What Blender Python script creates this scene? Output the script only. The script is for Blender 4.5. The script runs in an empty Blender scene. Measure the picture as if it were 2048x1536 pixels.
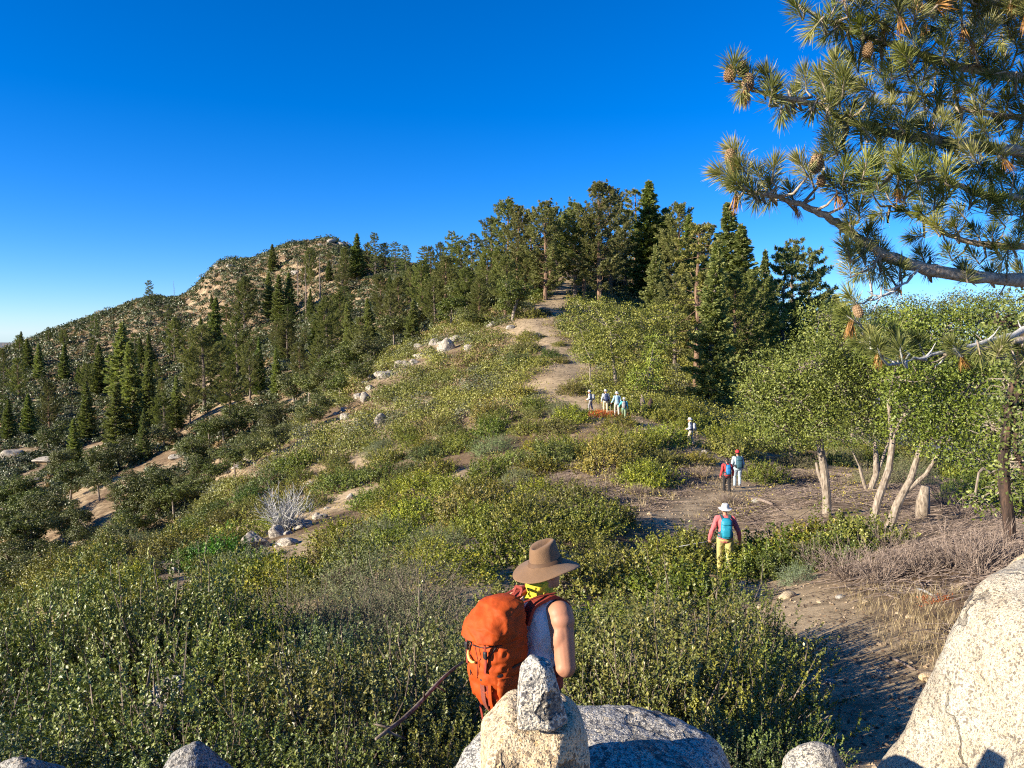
import bpy, math, random
import numpy as np
from mathutils import Vector, Matrix, Euler
R = math.radians
rng = np.random.default_rng(7)
random.seed(7)
SC = bpy.context.scene
COL = SC.collection

# ------------------------------------------------------------------ camera geometry
F = 1538.0; PITCH = math.atan((768 - 665) / F)
CP, SP = math.cos(PITCH), math.sin(PITCH)
def ray(u, v):
    xc = (u - 1024) / F; yc = -(v - 768) / F
    return np.array([xc, CP + yc * SP, -SP + yc * CP])
def P(u, v, Y):
    """the point at forward distance Y seen at photo position (u, v); the eye is the origin"""
    r = ray(u, v); return r * (Y / r[1])
def project(p):
    p = np.asarray(p, float)
    f = p[..., 1] * CP - p[..., 2] * SP
    up = p[..., 1] * SP + p[..., 2] * CP
    return 1024 + F * p[..., 0] / f, 768 - F * up / f, f

# ------------------------------------------------------------------ noise
def _h(ix, iy, iz, seed):
    n = (ix.astype(np.int64) * 374761393 + iy.astype(np.int64) * 668265263 + iz.astype(np.int64) * 2147483647 + seed * 974711) & 0xffffffff
    n = ((n ^ (n >> 13)) * 1274126177) & 0xffffffff
    n = (n ^ (n >> 16)) & 0xffffff
    return n / float(0xffffff)
def vnoise(x, y, z=None, seed=0):
    x = np.asarray(x, float); y = np.asarray(y, float)
    z = np.zeros_like(x) if z is None else np.asarray(z, float)
    fx, fy, fz = np.floor(x), np.floor(y), np.floor(z)
    tx, ty, tz = x - fx, y - fy, z - fz
    tx = tx * tx * (3 - 2 * tx); ty = ty * ty * (3 - 2 * ty); tz = tz * tz * (3 - 2 * tz)
    out = 0
    for dx in (0, 1):
        for dy in (0, 1):
            for dz in (0, 1):
                w = (tx if dx else 1 - tx) * (ty if dy else 1 - ty) * (tz if dz else 1 - tz)
                out = out + w * _h(fx + dx, fy + dy, fz + dz, seed)
    return out * 2 - 1
def fbm(x, y, z=None, seed=0, octs=4, gain=.5):
    s = 0; a = 1.0; f = 1.0; t = 0
    for o in range(octs):
        s = s + a * vnoise(np.asarray(x) * f + o * 17.3, np.asarray(y) * f - o * 9.1, None if z is None else np.asarray(z) * f + o * 5.7, seed + o)
        t += a; a *= gain; f *= 2.03
    return s / t

# ------------------------------------------------------------------ mesh helper
class MB:
    def __init__(s): s.v = []; s.q = []; s.t = []; s.n = 0; s.r = []; s.mq = []; s.mt = []
    def add(s, v, f, mat=0, rnd=None):
        v = np.asarray(v, float).reshape(-1, 3); f = np.asarray(f, int)
        if len(v) == 0 or len(f) == 0: return
        if f.shape[1] == 4: s.q.append(f + s.n); s.mq.append(np.full(len(f), mat))
        else: s.t.append(f + s.n); s.mt.append(np.full(len(f), mat))
        s.v.append(v); s.n += len(v)
        if rnd is None: rnd = np.full(len(v), .5)
        s.r.append(np.broadcast_to(np.asarray(rnd, float), (len(v),)).copy())
    def tube(s, pts, rad, k=6, mat=0, rnd=.5, cap=True):
        pts = np.asarray(pts, float); rad = np.broadcast_to(np.asarray(rad, float), (len(pts),))
        d = np.gradient(pts, axis=0); d /= np.linalg.norm(d, axis=1)[:, None] + 1e-9
        ref = np.array([0, 0, 1.]) if abs(d[0, 2]) < .9 else np.array([1., 0, 0])
        vs = []
        a = np.arange(k) * 2 * math.pi / k
        for i in range(len(pts)):
            x = np.cross(ref, d[i]); x /= np.linalg.norm(x) + 1e-9
            y = np.cross(d[i], x); ref = np.cross(d[i], x) if False else ref
            vs.append(pts[i] + rad[i] * (np.cos(a)[:, None] * x + np.sin(a)[:, None] * y))
        v = np.concatenate(vs)
        f = []
        for i in range(len(pts) - 1):
            for j in range(k):
                f.append((i * k + j, i * k + (j + 1) % k, (i + 1) * k + (j + 1) % k, (i + 1) * k + j))
        if cap:
            n = len(v); v = np.concatenate([v, pts[:1], pts[-1:]])
            s.add(v, f, mat, rnd); base = s.n - len(v)
            tr = []
            for j in range(k):
                tr.append((base + n, base + (j + 1) % k, base + j))
                tr.append((base + n + 1, base + (len(pts) - 1) * k + j, base + (len(pts) - 1) * k + (j + 1) % k))
            s.t.append(np.array(tr)); s.mt.append(np.full(len(tr), mat))
        else: s.add(v, f, mat, rnd)
    def leaves(s, c, ax, nrm, L, W, mat=0, rnd=None, fold=0.0):
        """one rhombic leaf per centre"""
        c = np.asarray(c, float); N = len(c)
        if N == 0: return
        ax = ax / (np.linalg.norm(ax, axis=1)[:, None] + 1e-9)
        side = np.cross(nrm, ax); side /= np.linalg.norm(side, axis=1)[:, None] + 1e-9
        L = np.broadcast_to(np.asarray(L, float), (N,))[:, None]; W = np.broadcast_to(np.asarray(W, float), (N,))[:, None]
        a = c - ax * L * .5; b = c + ax * L * .5
        up = np.cross(ax, side)
        p = c + ax * L * .05 + side * W * .5 + up * W * fold; q = c + ax * L * .05 - side * W * .5 + up * W * fold
        v = np.stack([a, p, b, q], 1).reshape(-1, 3)
        f = np.arange(N * 4).reshape(N, 4)
        if rnd is None: rnd = rng.random(N)
        s.add(v, f, mat, np.repeat(np.broadcast_to(rnd, (N,)), 4))
    def mesh(s, name, mats, smooth=False):
        me = bpy.data.meshes.new(name)
        v = np.concatenate(s.v) if s.v else np.zeros((0, 3))
        q = np.concatenate(s.q) if s.q else np.zeros((0, 4), int)
        t = np.concatenate(s.t) if s.t else np.zeros((0, 3), int)
        me.vertices.add(len(v)); me.vertices.foreach_set('co', v.astype(np.float32).ravel())
        nl = q.size + t.size; nf = len(q) + len(t)
        me.loops.add(nl); me.loops.foreach_set('vertex_index', np.concatenate([q.ravel(), t.ravel()]).astype(np.int32))
        me.polygons.add(nf)
        ls = np.concatenate([np.arange(len(q)) * 4, q.size + np.arange(len(t)) * 3])
        me.polygons.foreach_set('loop_start', ls.astype(np.int32))
        mi = np.concatenate([*(s.mq or [np.zeros(0)]), *(s.mt or [np.zeros(0)])])
        me.polygons.foreach_set('material_index', mi.astype(np.int32))
        me.polygons.foreach_set('use_smooth', np.full(nf, smooth))
        at = me.attributes.new('rnd', 'FLOAT', 'POINT'); at.data.foreach_set('value', np.concatenate(s.r).astype(np.float32))
        for m in (mats if isinstance(mats, (list, tuple)) else [mats]): me.materials.append(m)
        me.update(); me.validate()
        return me
def link(name, me, parent=None, loc=None):
    o = bpy.data.objects.new(name, me); COL.objects.link(o)
    if parent is not None: o.parent = parent
    if loc is not None: o.location = loc
    return o
def tag(o, label=None, cat=None, group=None, kind=None):
    if label: o['label'] = label
    if cat: o['category'] = cat
    if group: o['group'] = group
    if kind: o['kind'] = kind
    return o
def empty(name, loc=(0, 0, 0), rz=0):
    o = bpy.data.objects.new(name, None); COL.objects.link(o); o.location = loc; o.rotation_euler.z = rz
    o.empty_display_size = .2
    return o
def unit(n, r=rng):
    v = r.normal(size=(n, 3)); return v / np.linalg.norm(v, axis=1)[:, None]

# ------------------------------------------------------------------ material helpers
def newmat(name):
    m = bpy.data.materials.new(name); m.use_nodes = True
    nt = m.node_tree; nt.nodes.clear()
    return m, nt
class NT:
    def __init__(s, nt): s.nt = nt
    def n(s, t, **k):
        nd = s.nt.nodes.new(t)
        for a, b in k.items():
            if a == 'i':
                for kk, vv in b.items():
                    sock = nd.inputs[kk]
                    if isinstance(vv, bpy.types.NodeSocket): s.nt.links.new(vv, sock)
                    else: sock.default_value = vv
            else: setattr(nd, a, b)
        return nd
    def mix(s, fac, a, b, mode='MIX'):
        nd = s.nt.nodes.new('ShaderNodeMix'); nd.data_type = 'RGBA'; nd.blend_type = mode
        for idx, val in ((0, fac), (6, a), (7, b)):
            if isinstance(val, bpy.types.NodeSocket): s.nt.links.new(val, nd.inputs[idx])
            elif idx == 0: nd.inputs[0].default_value = val
            else: nd.inputs[idx].default_value = (*val[:3], 1)
        return nd.outputs[2]
    def ramp(s, fac, stops):
        nd = s.nt.nodes.new('ShaderNodeValToRGB'); e = nd.color_ramp.elements
        while len(e) < len(stops): e.new(.5)
        for el, (p, c) in zip(e, stops):
            el.position = p; el.color = (*(c if isinstance(c, (tuple, list)) else (c, c, c)), 1)
        s.nt.links.new(fac, nd.inputs[0]); return nd.outputs[0]
    def math(s, op, a, b=0.0, c=None):
        nd = s.nt.nodes.new('ShaderNodeMath'); nd.operation = op
        for i, x in enumerate((a, b) if c is None else (a, b, c)):
            if isinstance(x, bpy.types.NodeSocket): s.nt.links.new(x, nd.inputs[i])
            else: nd.inputs[i].default_value = x
        return nd.outputs[0]
    def noise(s, vec, scale, detail=4, rough=.55, dim=None):
        nd = s.n('ShaderNodeTexNoise', i={'Scale': scale, 'Detail': detail, 'Roughness': rough})
        if vec is not None: s.nt.links.new(vec, nd.inputs['Vector'])
        return nd.outputs['Fac']
    def out(s, bsdf):
        o = s.nt.nodes.new('ShaderNodeOutputMaterial'); s.nt.links.new(bsdf, o.inputs[0])
def leafmat(name, c1, c2, c3=None, trans=.22, rough=.45, jit=.35, spec=.5, seam=None):
    m, nt = newmat(name); N = NT(nt)
    at = N.n('ShaderNodeAttribute', attribute_name='rnd').outputs['Fac']
    oi = N.n('ShaderNodeObjectInfo')
    stops = [(0, c1), (.75, c2), (1, c3 or c2)]
    col = N.ramp(at, stops)
    hs = N.n('ShaderNodeHueSaturation', i={'Color': col, 'Hue': N.math('MULTIPLY_ADD', oi.outputs['Random'], .03, .485), 'Saturation': N.math('MULTIPLY_ADD', oi.outputs['Random'], .2, .9),
             'Value': N.math('MULTIPLY_ADD', N.math('FRACT', N.math('MULTIPLY', oi.outputs['Random'], 7.31)), jit, 1 - jit / 2)})
    col = N.mix(1.0, hs.outputs[0], oi.outputs['Color'], 'MULTIPLY')
    b = N.n('ShaderNodeBsdfPrincipled', i={'Base Color': col, 'Roughness': rough, 'Specular IOR Level': spec})
    if trans > 0:
        tcol = N.mix(1.0, col, (1.0, 1.15, .55), 'MULTIPLY')
        t = N.n('ShaderNodeBsdfTranslucent', i={'Color': tcol})
        mx = N.n('ShaderNodeMixShader', i={0: trans, 1: b.outputs[0], 2: t.outputs[0]})
        N.out(mx.outputs[0])
    else: N.out(b.outputs[0])
    return m
def flat(name, c, rough=.7, var=.15, scale=30, bump=0.0, spec=.4, sheen=0.0, weave=0.0):
    m, nt = newmat(name); N = NT(nt)
    tc = N.n('ShaderNodeTexCoord').outputs['Object']
    nz = N.noise(tc, scale, 5)
    c = np.array(c)
    col = N.ramp(nz, [(.25, tuple(c * (1 - var))), (.75, tuple(np.minimum(c * (1 + var), 1)))])
    b = N.n('ShaderNodeBsdfPrincipled', i={'Base Color': col, 'Roughness': rough, 'Specular IOR Level': spec})
    if sheen: b.inputs['Sheen Weight'].default_value = sheen
    if bump:
        h = nz
        if weave:
            w = N.n('ShaderNodeTexVoronoi', i={'Scale': weave, 'Vector': tc})
            h = N.math('ADD', nz, N.math('MULTIPLY', w.outputs[0], .5))
        bp = N.n('ShaderNodeBump', i={'Strength': 1.0, 'Distance': bump, 'Height': h}); nt.links.new(bp.outputs[0], b.inputs['Normal'])
    N.out(b.outputs[0]); return m
# ------------------------------------------------------------------ terrain
_ctl = []
def _c(u, v, Y): _ctl.append(P(u, v, Y))
def _w(x, y, z): _ctl.append(np.array([x, y, z], float))
for a in [(0, 0, -1.65), (0, -3, -1.8), (-4, -2, -2.4), (4, -2, -1.9), (0.2, 2.3, -2.15), (.15, 4.4, -2.98), (-2.6, 4, -2.75), (-1.4, 3.2, -2.45), (-5, 3, -3.2), (2.6, 3, -2.1), (5, 3, -2.2),
          (-1.5, 6.5, -3.9), (-5, 7, -4.5), (-4.5, 11, -5.2), (-9, 11, -6.6), (1.2, 8, -3.95), (.5, 12, -4.9), (-14, 8, -8.5), (-14, 0, -6), (6, 7, -3.1), (10, 9, -3.1), (12, 2, -2.6),
          (0, -15, -4), (-15, -15, -9), (15, -15, -5), (0, -60, -22), (-60, -40, -40), (60, -40, -35), (-60, 0, -36), (-45, 20, -27), (60, 20, -22), (25, 10, -5.5), (30, 25, -9)]: _w(*a)
for a in [(1800, 1530, 4.6), (1750, 1500, 6), (1700, 1400, 7.4), (1640, 1290, 9.6), (1560, 1200, 13.5), (1470, 1152, 18.5), (1330, 1040, 26), (1480, 985, 33), (1385, 895, 44), (1250, 838, 53), (1130, 868, 50),
          (1090, 770, 68), (1150, 740, 76), (1100, 690, 88), (1050, 650, 102), (1110, 605, 122), (1130, 535, 165), (1215, 515, 195),
          (1000, 1000, 33), (1100, 900, 46), (800, 900, 55), (900, 800, 72), (1000, 720, 88), (900, 690, 105), (700, 850, 72), (560, 1000, 50), (350, 1100, 42), (500, 1085, 36), (600, 1160, 22), (900, 1150, 16), (1200, 1050, 24),
          (200, 1130, 45), (480, 940, 70), (640, 830, 88), (760, 750, 98), (880, 685, 112), (60, 1205, 38), (960, 640, 120),
          (300, 1060, 100), (60, 1180, 95), (430, 860, 140), (640, 760, 150), (850, 655, 170), (150, 1000, 125), (560, 850, 130), (400, 960, 118),
          (230, 900, 190), (50, 950, 180), (400, 760, 215), (600, 690, 240), (760, 620, 265), (920, 600, 220),
          (0, 800, 290), (0, 718, 480), (60, 692, 478), (300, 597, 430), (180, 638, 455), (430, 534, 415), (545, 515, 408), (660, 484, 400), (560, 505, 405), (720, 505, 395), (800, 528, 385), (870, 545, 330), (930, 555, 270), (1000, 545, 230),
          (500, 700, 290), (400, 620, 380), (600, 600, 340), (700, 600, 310), (200, 760, 310), (100, 860, 240), (550, 560, 375), (330, 690, 340),
          (1500, 875, 60), (1600, 935, 45), (1700, 905, 60), (1900, 955, 45), (1850, 1100, 15), (1750, 1142, 14), (1755, 1062, 22), (1655, 1030, 25), (1400, 790, 75), (1500, 775, 90), (1330, 700, 100), (1250, 590, 150), (1420, 660, 130)]: _c(*a)
for a in [(-33, 50, -26), (-34, 75, -25), (-33, 100, -19), (-29, 122, -10), (-40, 35, -28), (-250, 620, -70), (-100, 540, 5), (0, 440, 5), (100, 350, -20), (70, 260, 0), (-420, 480, -60), (-350, 250, -60), (-250, 120, -60), (-130, 60, -48),
          (60, 60, -22), (45, 105, -16), (70, 160, -28), (100, 30, -34), (50, 200, 2), (150, 250, -70), (250, 100, -90), (300, 400, -130), (-200, -200, -130), (200, -200, -120), (-500, 0, -170), (500, 0, -190), (0, -500, -200), (-500, 800, -160), (0, 800, -120), (500, 800, -220), (-700, 450, -190), (0, 1200, -250)]: _w(*a)
CT = np.array(_ctl)
def _q(xy):
    r = np.hypot(xy[:, 0], xy[:, 1]) + 1e-6
    return xy / r[:, None] * np.log1p(r / 5)[:, None]
def _phi(d2): return .5 * d2 * np.log(d2 + 1e-12)
_Q = _q(CT[:, :2]); _val = CT[:, 2] / (np.hypot(CT[:, 0], CT[:, 1]) + 5)
_n = len(CT)
_K = _phi(((_Q[:, None] - _Q[None]) ** 2).sum(-1)) + np.eye(_n) * 2e-4
_PP = np.c_[np.ones(_n), _Q]
_A = np.block([[_K, _PP], [_PP.T, np.zeros((3, 3))]])
_S = np.linalg.solve(_A, np.r_[_val, 0, 0, 0])
PLAIN = -590.0
TRAIL = np.array([P(*a)[:2] for a in [(1990, 1640, 3.2), (1800, 1530, 4.6), (1750, 1500, 6), (1700, 1400, 7.4), (1640, 1290, 9.6), (1560, 1200, 13.5), (1490, 1160, 17.5), (1420, 1100, 21.5), (1330, 1040, 26), (1400, 1010, 30), (1480, 985, 33), (1470, 940, 38), (1400, 893, 44), (1360, 862, 48), (1250, 838, 53), (1195, 828, 56), (1140, 800, 62), (1095, 768, 68), (1140, 742, 76), (1150, 715, 82), (1100, 690, 88), (1050, 655, 101), (1110, 605, 122), (1125, 560, 146), (1130, 535, 165), (1215, 515, 195)]])
TW = np.array([.9, .9, .9, .95, 1.0, 1.1, 1.0, .8, 1.0, .8, .8, .9, .9, 1.0, 1.2, 1.3, 1.5, 2.4, 2.3, 2.0, 2.3, 3.0, 2.2, 1.8, 2.2, 2.5])
def trail_d(x, y):
    """distance to the trail in units of its half width"""
    x = np.asarray(x, float); y = np.asarray(y, float); best = np.full(x.shape, 1e9)
    for i in range(len(TRAIL) - 1):
        a, b = TRAIL[i], TRAIL[i + 1]; d = b - a; L = d @ d
        t = np.clip(((x - a[0]) * d[0] + (y - a[1]) * d[1]) / L, 0, 1)
        w = TW[i] * (1 - t) + TW[i + 1] * t
        best = np.minimum(best, np.hypot(x - a[0] - t * d[0], y - a[1] - t * d[1]) / w)
    return best
def H(x, y):
    x = np.atleast_1d(np.asarray(x, float)); y = np.atleast_1d(np.asarray(y, float)); sh = x.shape
    x = x.ravel(); y = y.ravel(); out = np.empty(len(x))
    for i in range(0, len(x), 20000):
        xy = np.c_[x[i:i + 20000], y[i:i + 20000]]; q = _q(xy)
        k = _phi(((q[:, None] - _Q[None]) ** 2).sum(-1))
        val = k @ _S[:_n] + np.c_[np.ones(len(q)), q] @ _S[_n:]
        out[i:i + 20000] = val * (np.hypot(xy[:, 0], xy[:, 1]) + 5)
    r = np.hypot(x, y)
    amp = np.clip((r - 6) / 60, 0, 1)
    far = np.clip((r - 100) / 200, 0, 1)
    out += amp * .35 * fbm(x / 5, y / 5, seed=3, octs=3) + far * 1.8 * fbm(x / 26, y / 26, seed=5, octs=4) + np.clip((14 - r) / 14, 0, 1) * .05 * fbm(x * 1.6, y * 1.6, seed=9, octs=3)
    t = np.clip((r - 650) / 3000, 0, 1); t = t * t * (3 - 2 * t)
    out = out * (1 - t) + PLAIN * t
    out = np.where(r > 650, np.minimum(out, -100 * (t > .02) + 1e9 * (t <= .02)), out)
    return out.reshape(sh)
def h1(x, y): return float(H(np.array([x]), np.array([y]))[0])
_Ys = np.concatenate([np.arange(1, 60, .25), np.geomspace(60, 1500, 700)])
def G(u, v, ymin=1.0):
    """the point of the ground seen at photo position (u, v)"""
    r = ray(u, v); Y = _Ys[_Ys >= ymin]; p = r[None] * (Y / r[1])[:, None]
    below = p[:, 2] < H(p[:, 0], p[:, 1])
    if not below.any(): return None
    i = int(np.argmax(below))
    if i == 0: return p[0]
    lo, hi = Y[i - 1], Y[i]
    for _ in range(12):
        m = .5 * (lo + hi); pp = r * (m / r[1])
        if pp[2] < h1(pp[0], pp[1]): hi = m
        else: lo = m
    return r * (hi / r[1])
def _axis(a, db, lo, hi):
    n1 = int(math.asinh(abs(lo) / a) / db) + 1; n2 = int(math.asinh(hi / a) / db) + 1
    return a * np.sinh(db * np.arange(-n1, n2 + 1))
gx = _axis(7, .024, -45000, 45000); gy = _axis(7, .024, -6000, 45000)
GXX, GYY = np.meshgrid(gx, gy)
GZ = H(GXX, GYY)
def iaxis(ax, v):
    return np.interp(v, ax, np.arange(len(ax)))
def HF(x, y):
    i = iaxis(gx, x); j = iaxis(gy, y); i0 = np.clip(i.astype(int), 0, len(gx) - 2); j0 = np.clip(j.astype(int), 0, len(gy) - 2); a = i - i0; b = j - j0
    return (GZ[j0, i0] * (1 - a) + GZ[j0, i0 + 1] * a) * (1 - b) + (GZ[j0 + 1, i0] * (1 - a) + GZ[j0 + 1, i0 + 1] * a) * b
def h1(x, y): return float(HF(np.array([x], float), np.array([y], float))[0])
H0 = H
def H(x, y): return HF(np.asarray(x, float), np.asarray(y, float))
def build_ground():
    nx, ny = len(gx), len(gy)
    i = np.arange(nx - 1)[None] + np.arange(ny - 1)[:, None] * nx
    f = np.stack([i, i + 1, i + 1 + nx, i + nx], -1).reshape(-1, 4)
    td = trail_d(GXX, GYY)
    wob = .35 * fbm(GXX / 1.3, GYY / 1.3, seed=21, octs=3) + .9 * fbm(GXX / 4, GYY / 4, seed=22, octs=3) * np.clip((GYY - 50) / 20, 0, 1)
    sand = np.clip(1.5 - (td + wob), 0, 1)
    mb = MB(); mb.add(np.stack([GXX, GYY, GZ], -1).reshape(-1, 3), f, 0, sand.ravel())
    me = mb.mesh('ground', MAT['ground'], smooth=True)
    return tag(link('ground', me), 'pale sandy mountainside with brown litter and a worn footpath along its ridge', 'ground', kind='structure')

MAT = {}
def mk_ground():
    m, nt = newmat('decomposed_granite'); N = NT(nt)
    geo = N.n('ShaderNodeNewGeometry').outputs['Position']
    at = N.n('ShaderNodeAttribute', attribute_name='rnd').outputs['Fac']
    big = N.noise(geo, .12, 5, .6); mid = N.noise(geo, .9, 5, .6); fine = N.noise(geo, 14, 4, .7); grit = N.noise(geo, 90, 3, .7)
    mp = N.n('ShaderNodeMapping', i={'Vector': geo, 'Scale': (.05, .16, .16), 'Rotation': (0, 0, .5)}).outputs[0]
    streak = N.noise(mp, 1.0, 5, .6)
    sand = N.ramp(fine, [(.25, (.36, .255, .145)), (.6, (.50, .385, .235)), (.85, (.57, .46, .30))])
    soil = N.ramp(fine, [(.25, (.10, .06, .033)), (.55, (.20, .135, .078)), (.85, (.33, .24, .145))])
    k = N.math('ADD', N.math('MULTIPLY', big, .5), N.math('ADD', N.math('MULTIPLY', mid, .35), N.math('MULTIPLY', streak, .45)))
    k = N.ramp(k, [(.60, 0.0), (.74, 1.0)])
    fac = N.math('MAXIMUM', k, N.math('MULTIPLY', at, N.ramp(N.noise(geo, 2.3, 4, .65), [(.2, .45), (.5, 1.0)])))
    col = N.mix(fac, soil, sand)
    vo = N.n('ShaderNodeTexVoronoi', i={'Scale': 9.0, 'Vector': geo}); vs = N.n('ShaderNodeTexVoronoi', i={'Scale': 33.0, 'Vector': geo})
    peb = N.ramp(vs.outputs['Distance'], [(.16, 1.0), (.3, 0.0)])
    sel = N.math('GREATER_THAN', N.n('ShaderNodeSeparateColor', i={0: vs.outputs['Color']}).outputs[0], .72)
    pm = N.math('MULTIPLY', peb, sel)
    col = N.mix(N.math('MULTIPLY', pm, .6), col, (.52, .47, .39))
    dk = N.ramp(grit, [(.35, .72), (.6, 1.05)])
    col = N.mix(1.0, col, dk, 'MULTIPLY')
    # the low country far below has blue-grey haze painted into its colour by flats
    sep = N.n('ShaderNodeSeparateXYZ', i={0: geo}).outputs[2]
    low = N.n('ShaderNodeMapRange', i={'Value': sep, 'From Min': -520.0, 'From Max': -300.0, 'To Min': 1.0, 'To Max': 0.0}).outputs[0]
    haze_tone = N.ramp(N.noise(geo, .0012, 6, .6), [(.3, (.13, .14, .14)), (.7, (.24, .23, .20))])
    col = N.mix(low, col, haze_tone)
    patch = N.ramp(N.noise(geo, 1.7, 6, .7), [(.46, 1.0), (.60, .62), (.72, .5)])
    col = N.mix(1.0, col, patch, 'MULTIPLY')
    b = N.n('ShaderNodeBsdfPrincipled', i={'Base Color': col, 'Roughness': .95, 'Specular IOR Level': .15})
    hgt = N.math('ADD', N.math('MULTIPLY', fine, .6), N.math('ADD', N.math('MULTIPLY', pm, .5), N.math('MULTIPLY', grit, .3)))
    bp = N.n('ShaderNodeBump', i={'Strength': .9, 'Distance': .035, 'Height': hgt}); nt.links.new(bp.outputs[0], b.inputs['Normal'])
    N.out(b.outputs[0]); MAT['ground'] = m
mk_ground()
build_ground()
def mk_camera_light():
    cd = bpy.data.cameras.new('camera'); cam = bpy.data.objects.new('camera', cd); COL.objects.link(cam)
    cd.sensor_fit = 'HORIZONTAL'; cd.sensor_width = 36; cd.lens = F / 2048 * 36; cd.clip_start = .05; cd.clip_end = 120000
    cam.rotation_euler = (math.pi / 2 - PITCH, 0, 0); SC.camera = cam
    el, az = R(20), math.atan2(-.407, -.914)     # direction towards the sun: from the left and a little behind
    S = Vector((math.cos(el) * math.cos(az), math.cos(el) * math.sin(az), math.sin(el)))
    ld = bpy.data.lights.new('sun', 'SUN'); ld.energy = SUN; ld.angle = R(.5); ld.color = (1.0, .89, .72)
    lo = bpy.data.objects.new('sun', ld); COL.objects.link(lo); lo.rotation_euler = S.to_track_quat('Z', 'Y').to_euler(); lo.location = S * 60
    w = bpy.data.worlds.new('World'); SC.world = w; w.use_nodes = True; nt = w.node_tree; nt.nodes.clear(); N = NT(nt)
    sky = N.n('ShaderNodeTexSky', sky_type='NISHITA'); sky.sun_disc = False; sky.sun_elevation = el; sky.sun_rotation = math.atan2(S.x, S.y)
    sky.altitude = 2300; sky.air_density = 1.0; sky.dust_density = .0; sky.ozone_density = 5.0
    hs = N.n('ShaderNodeHueSaturation', i={'Saturation': SKY_SAT, 'Value': SKY_VAL, 'Hue': SKY_HUE, 'Color': sky.outputs[0]})
    tint = N.mix(1.0, hs.outputs[0], (.92, .97, 1.22), 'MULTIPLY')
    bg = N.n('ShaderNodeBackground', i={'Color': tint, 'Strength': SKY})
    o = nt.nodes.new('ShaderNodeOutputWorld'); nt.links.new(bg.outputs[0], o.inputs[0])
    SC.view_settings.view_transform = 'Standard'; SC.view_settings.look = 'None'; SC.view_settings.exposure = EXPO; SC.view_settings.gamma = 1
    SC.cycles.use_denoising = False; SC.cycles.pixel_filter_type = 'BLACKMAN_HARRIS'; SC.cycles.filter_width = 1.15
    SC.cycles.max_bounces = 5; SC.cycles.diffuse_bounces = 2; SC.cycles.transmission_bounces = 3; SC.cycles.glossy_bounces = 2
HAZE = False
SUN, SKY, EXPO, SKY_SAT, SKY_VAL, SKY_HUE = 5.0, .066, 1.28, 1.28, 1.12, .5
mk_camera_light()
def build_haze():
    v = np.array([(x, y, z) for z in (-592.0, 95.0) for x, y in ((-46000, -6500), (46000, -6500), (46000, 46000), (-46000, 46000))], float)
    mb = MB(); mb.add(v, [(3, 2, 1, 0), (4, 5, 6, 7), (0, 1, 5, 4), (1, 2, 6, 5), (2, 3, 7, 6), (3, 0, 4, 7)])
    m, nt = newmat('thin_air_haze'); N = NT(nt)
    p = N.n('ShaderNodeVolumePrincipled', i={'Color': (.62, .80, 1.0, 1), 'Density': 2.2e-5, 'Anisotropy': .0})
    o = nt.nodes.new('ShaderNodeOutputMaterial'); nt.links.new(p.outputs[0], o.inputs['Volume'])
    tag(link('haze', mb.mesh('haze', m)), 'thin pale blue haze lying over the distant plain', 'haze', kind='stuff')
if HAZE: build_haze()
ORD = ['nearest', 'second nearest', 'third nearest', 'fourth nearest', 'fifth nearest', 'sixth nearest', 'seventh nearest', 'eighth nearest', 'ninth nearest', 'tenth nearest', 'eleventh nearest', 'twelfth nearest', 'thirteenth nearest', 'fourteenth nearest', 'fifteenth nearest', 'sixteenth nearest', 'seventeenth nearest', 'eighteenth nearest', 'nineteenth nearest', 'twentieth nearest']
def label_by_landmark(items, marks):
    """items: [object, description, xy]; each gets its rank of nearness to the closest landmark among its look-alikes"""
    b = {}
    for o, d, xy in items:
        k = min(marks, key=lambda m: np.hypot(m[1][0] - xy[0], m[1][1] - xy[1]))
        b.setdefault((d, k[0]), []).append((np.hypot(k[1][0] - xy[0], k[1][1] - xy[1]), o))
    for (d, k), L in b.items():
        L.sort(key=lambda t: t[0])
        for i, (q, o) in enumerate(L): o['label'] = f'{d}, {ORD[i]} to {k}' if i < len(ORD) else f'{d}, farther out from {k}'
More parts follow.
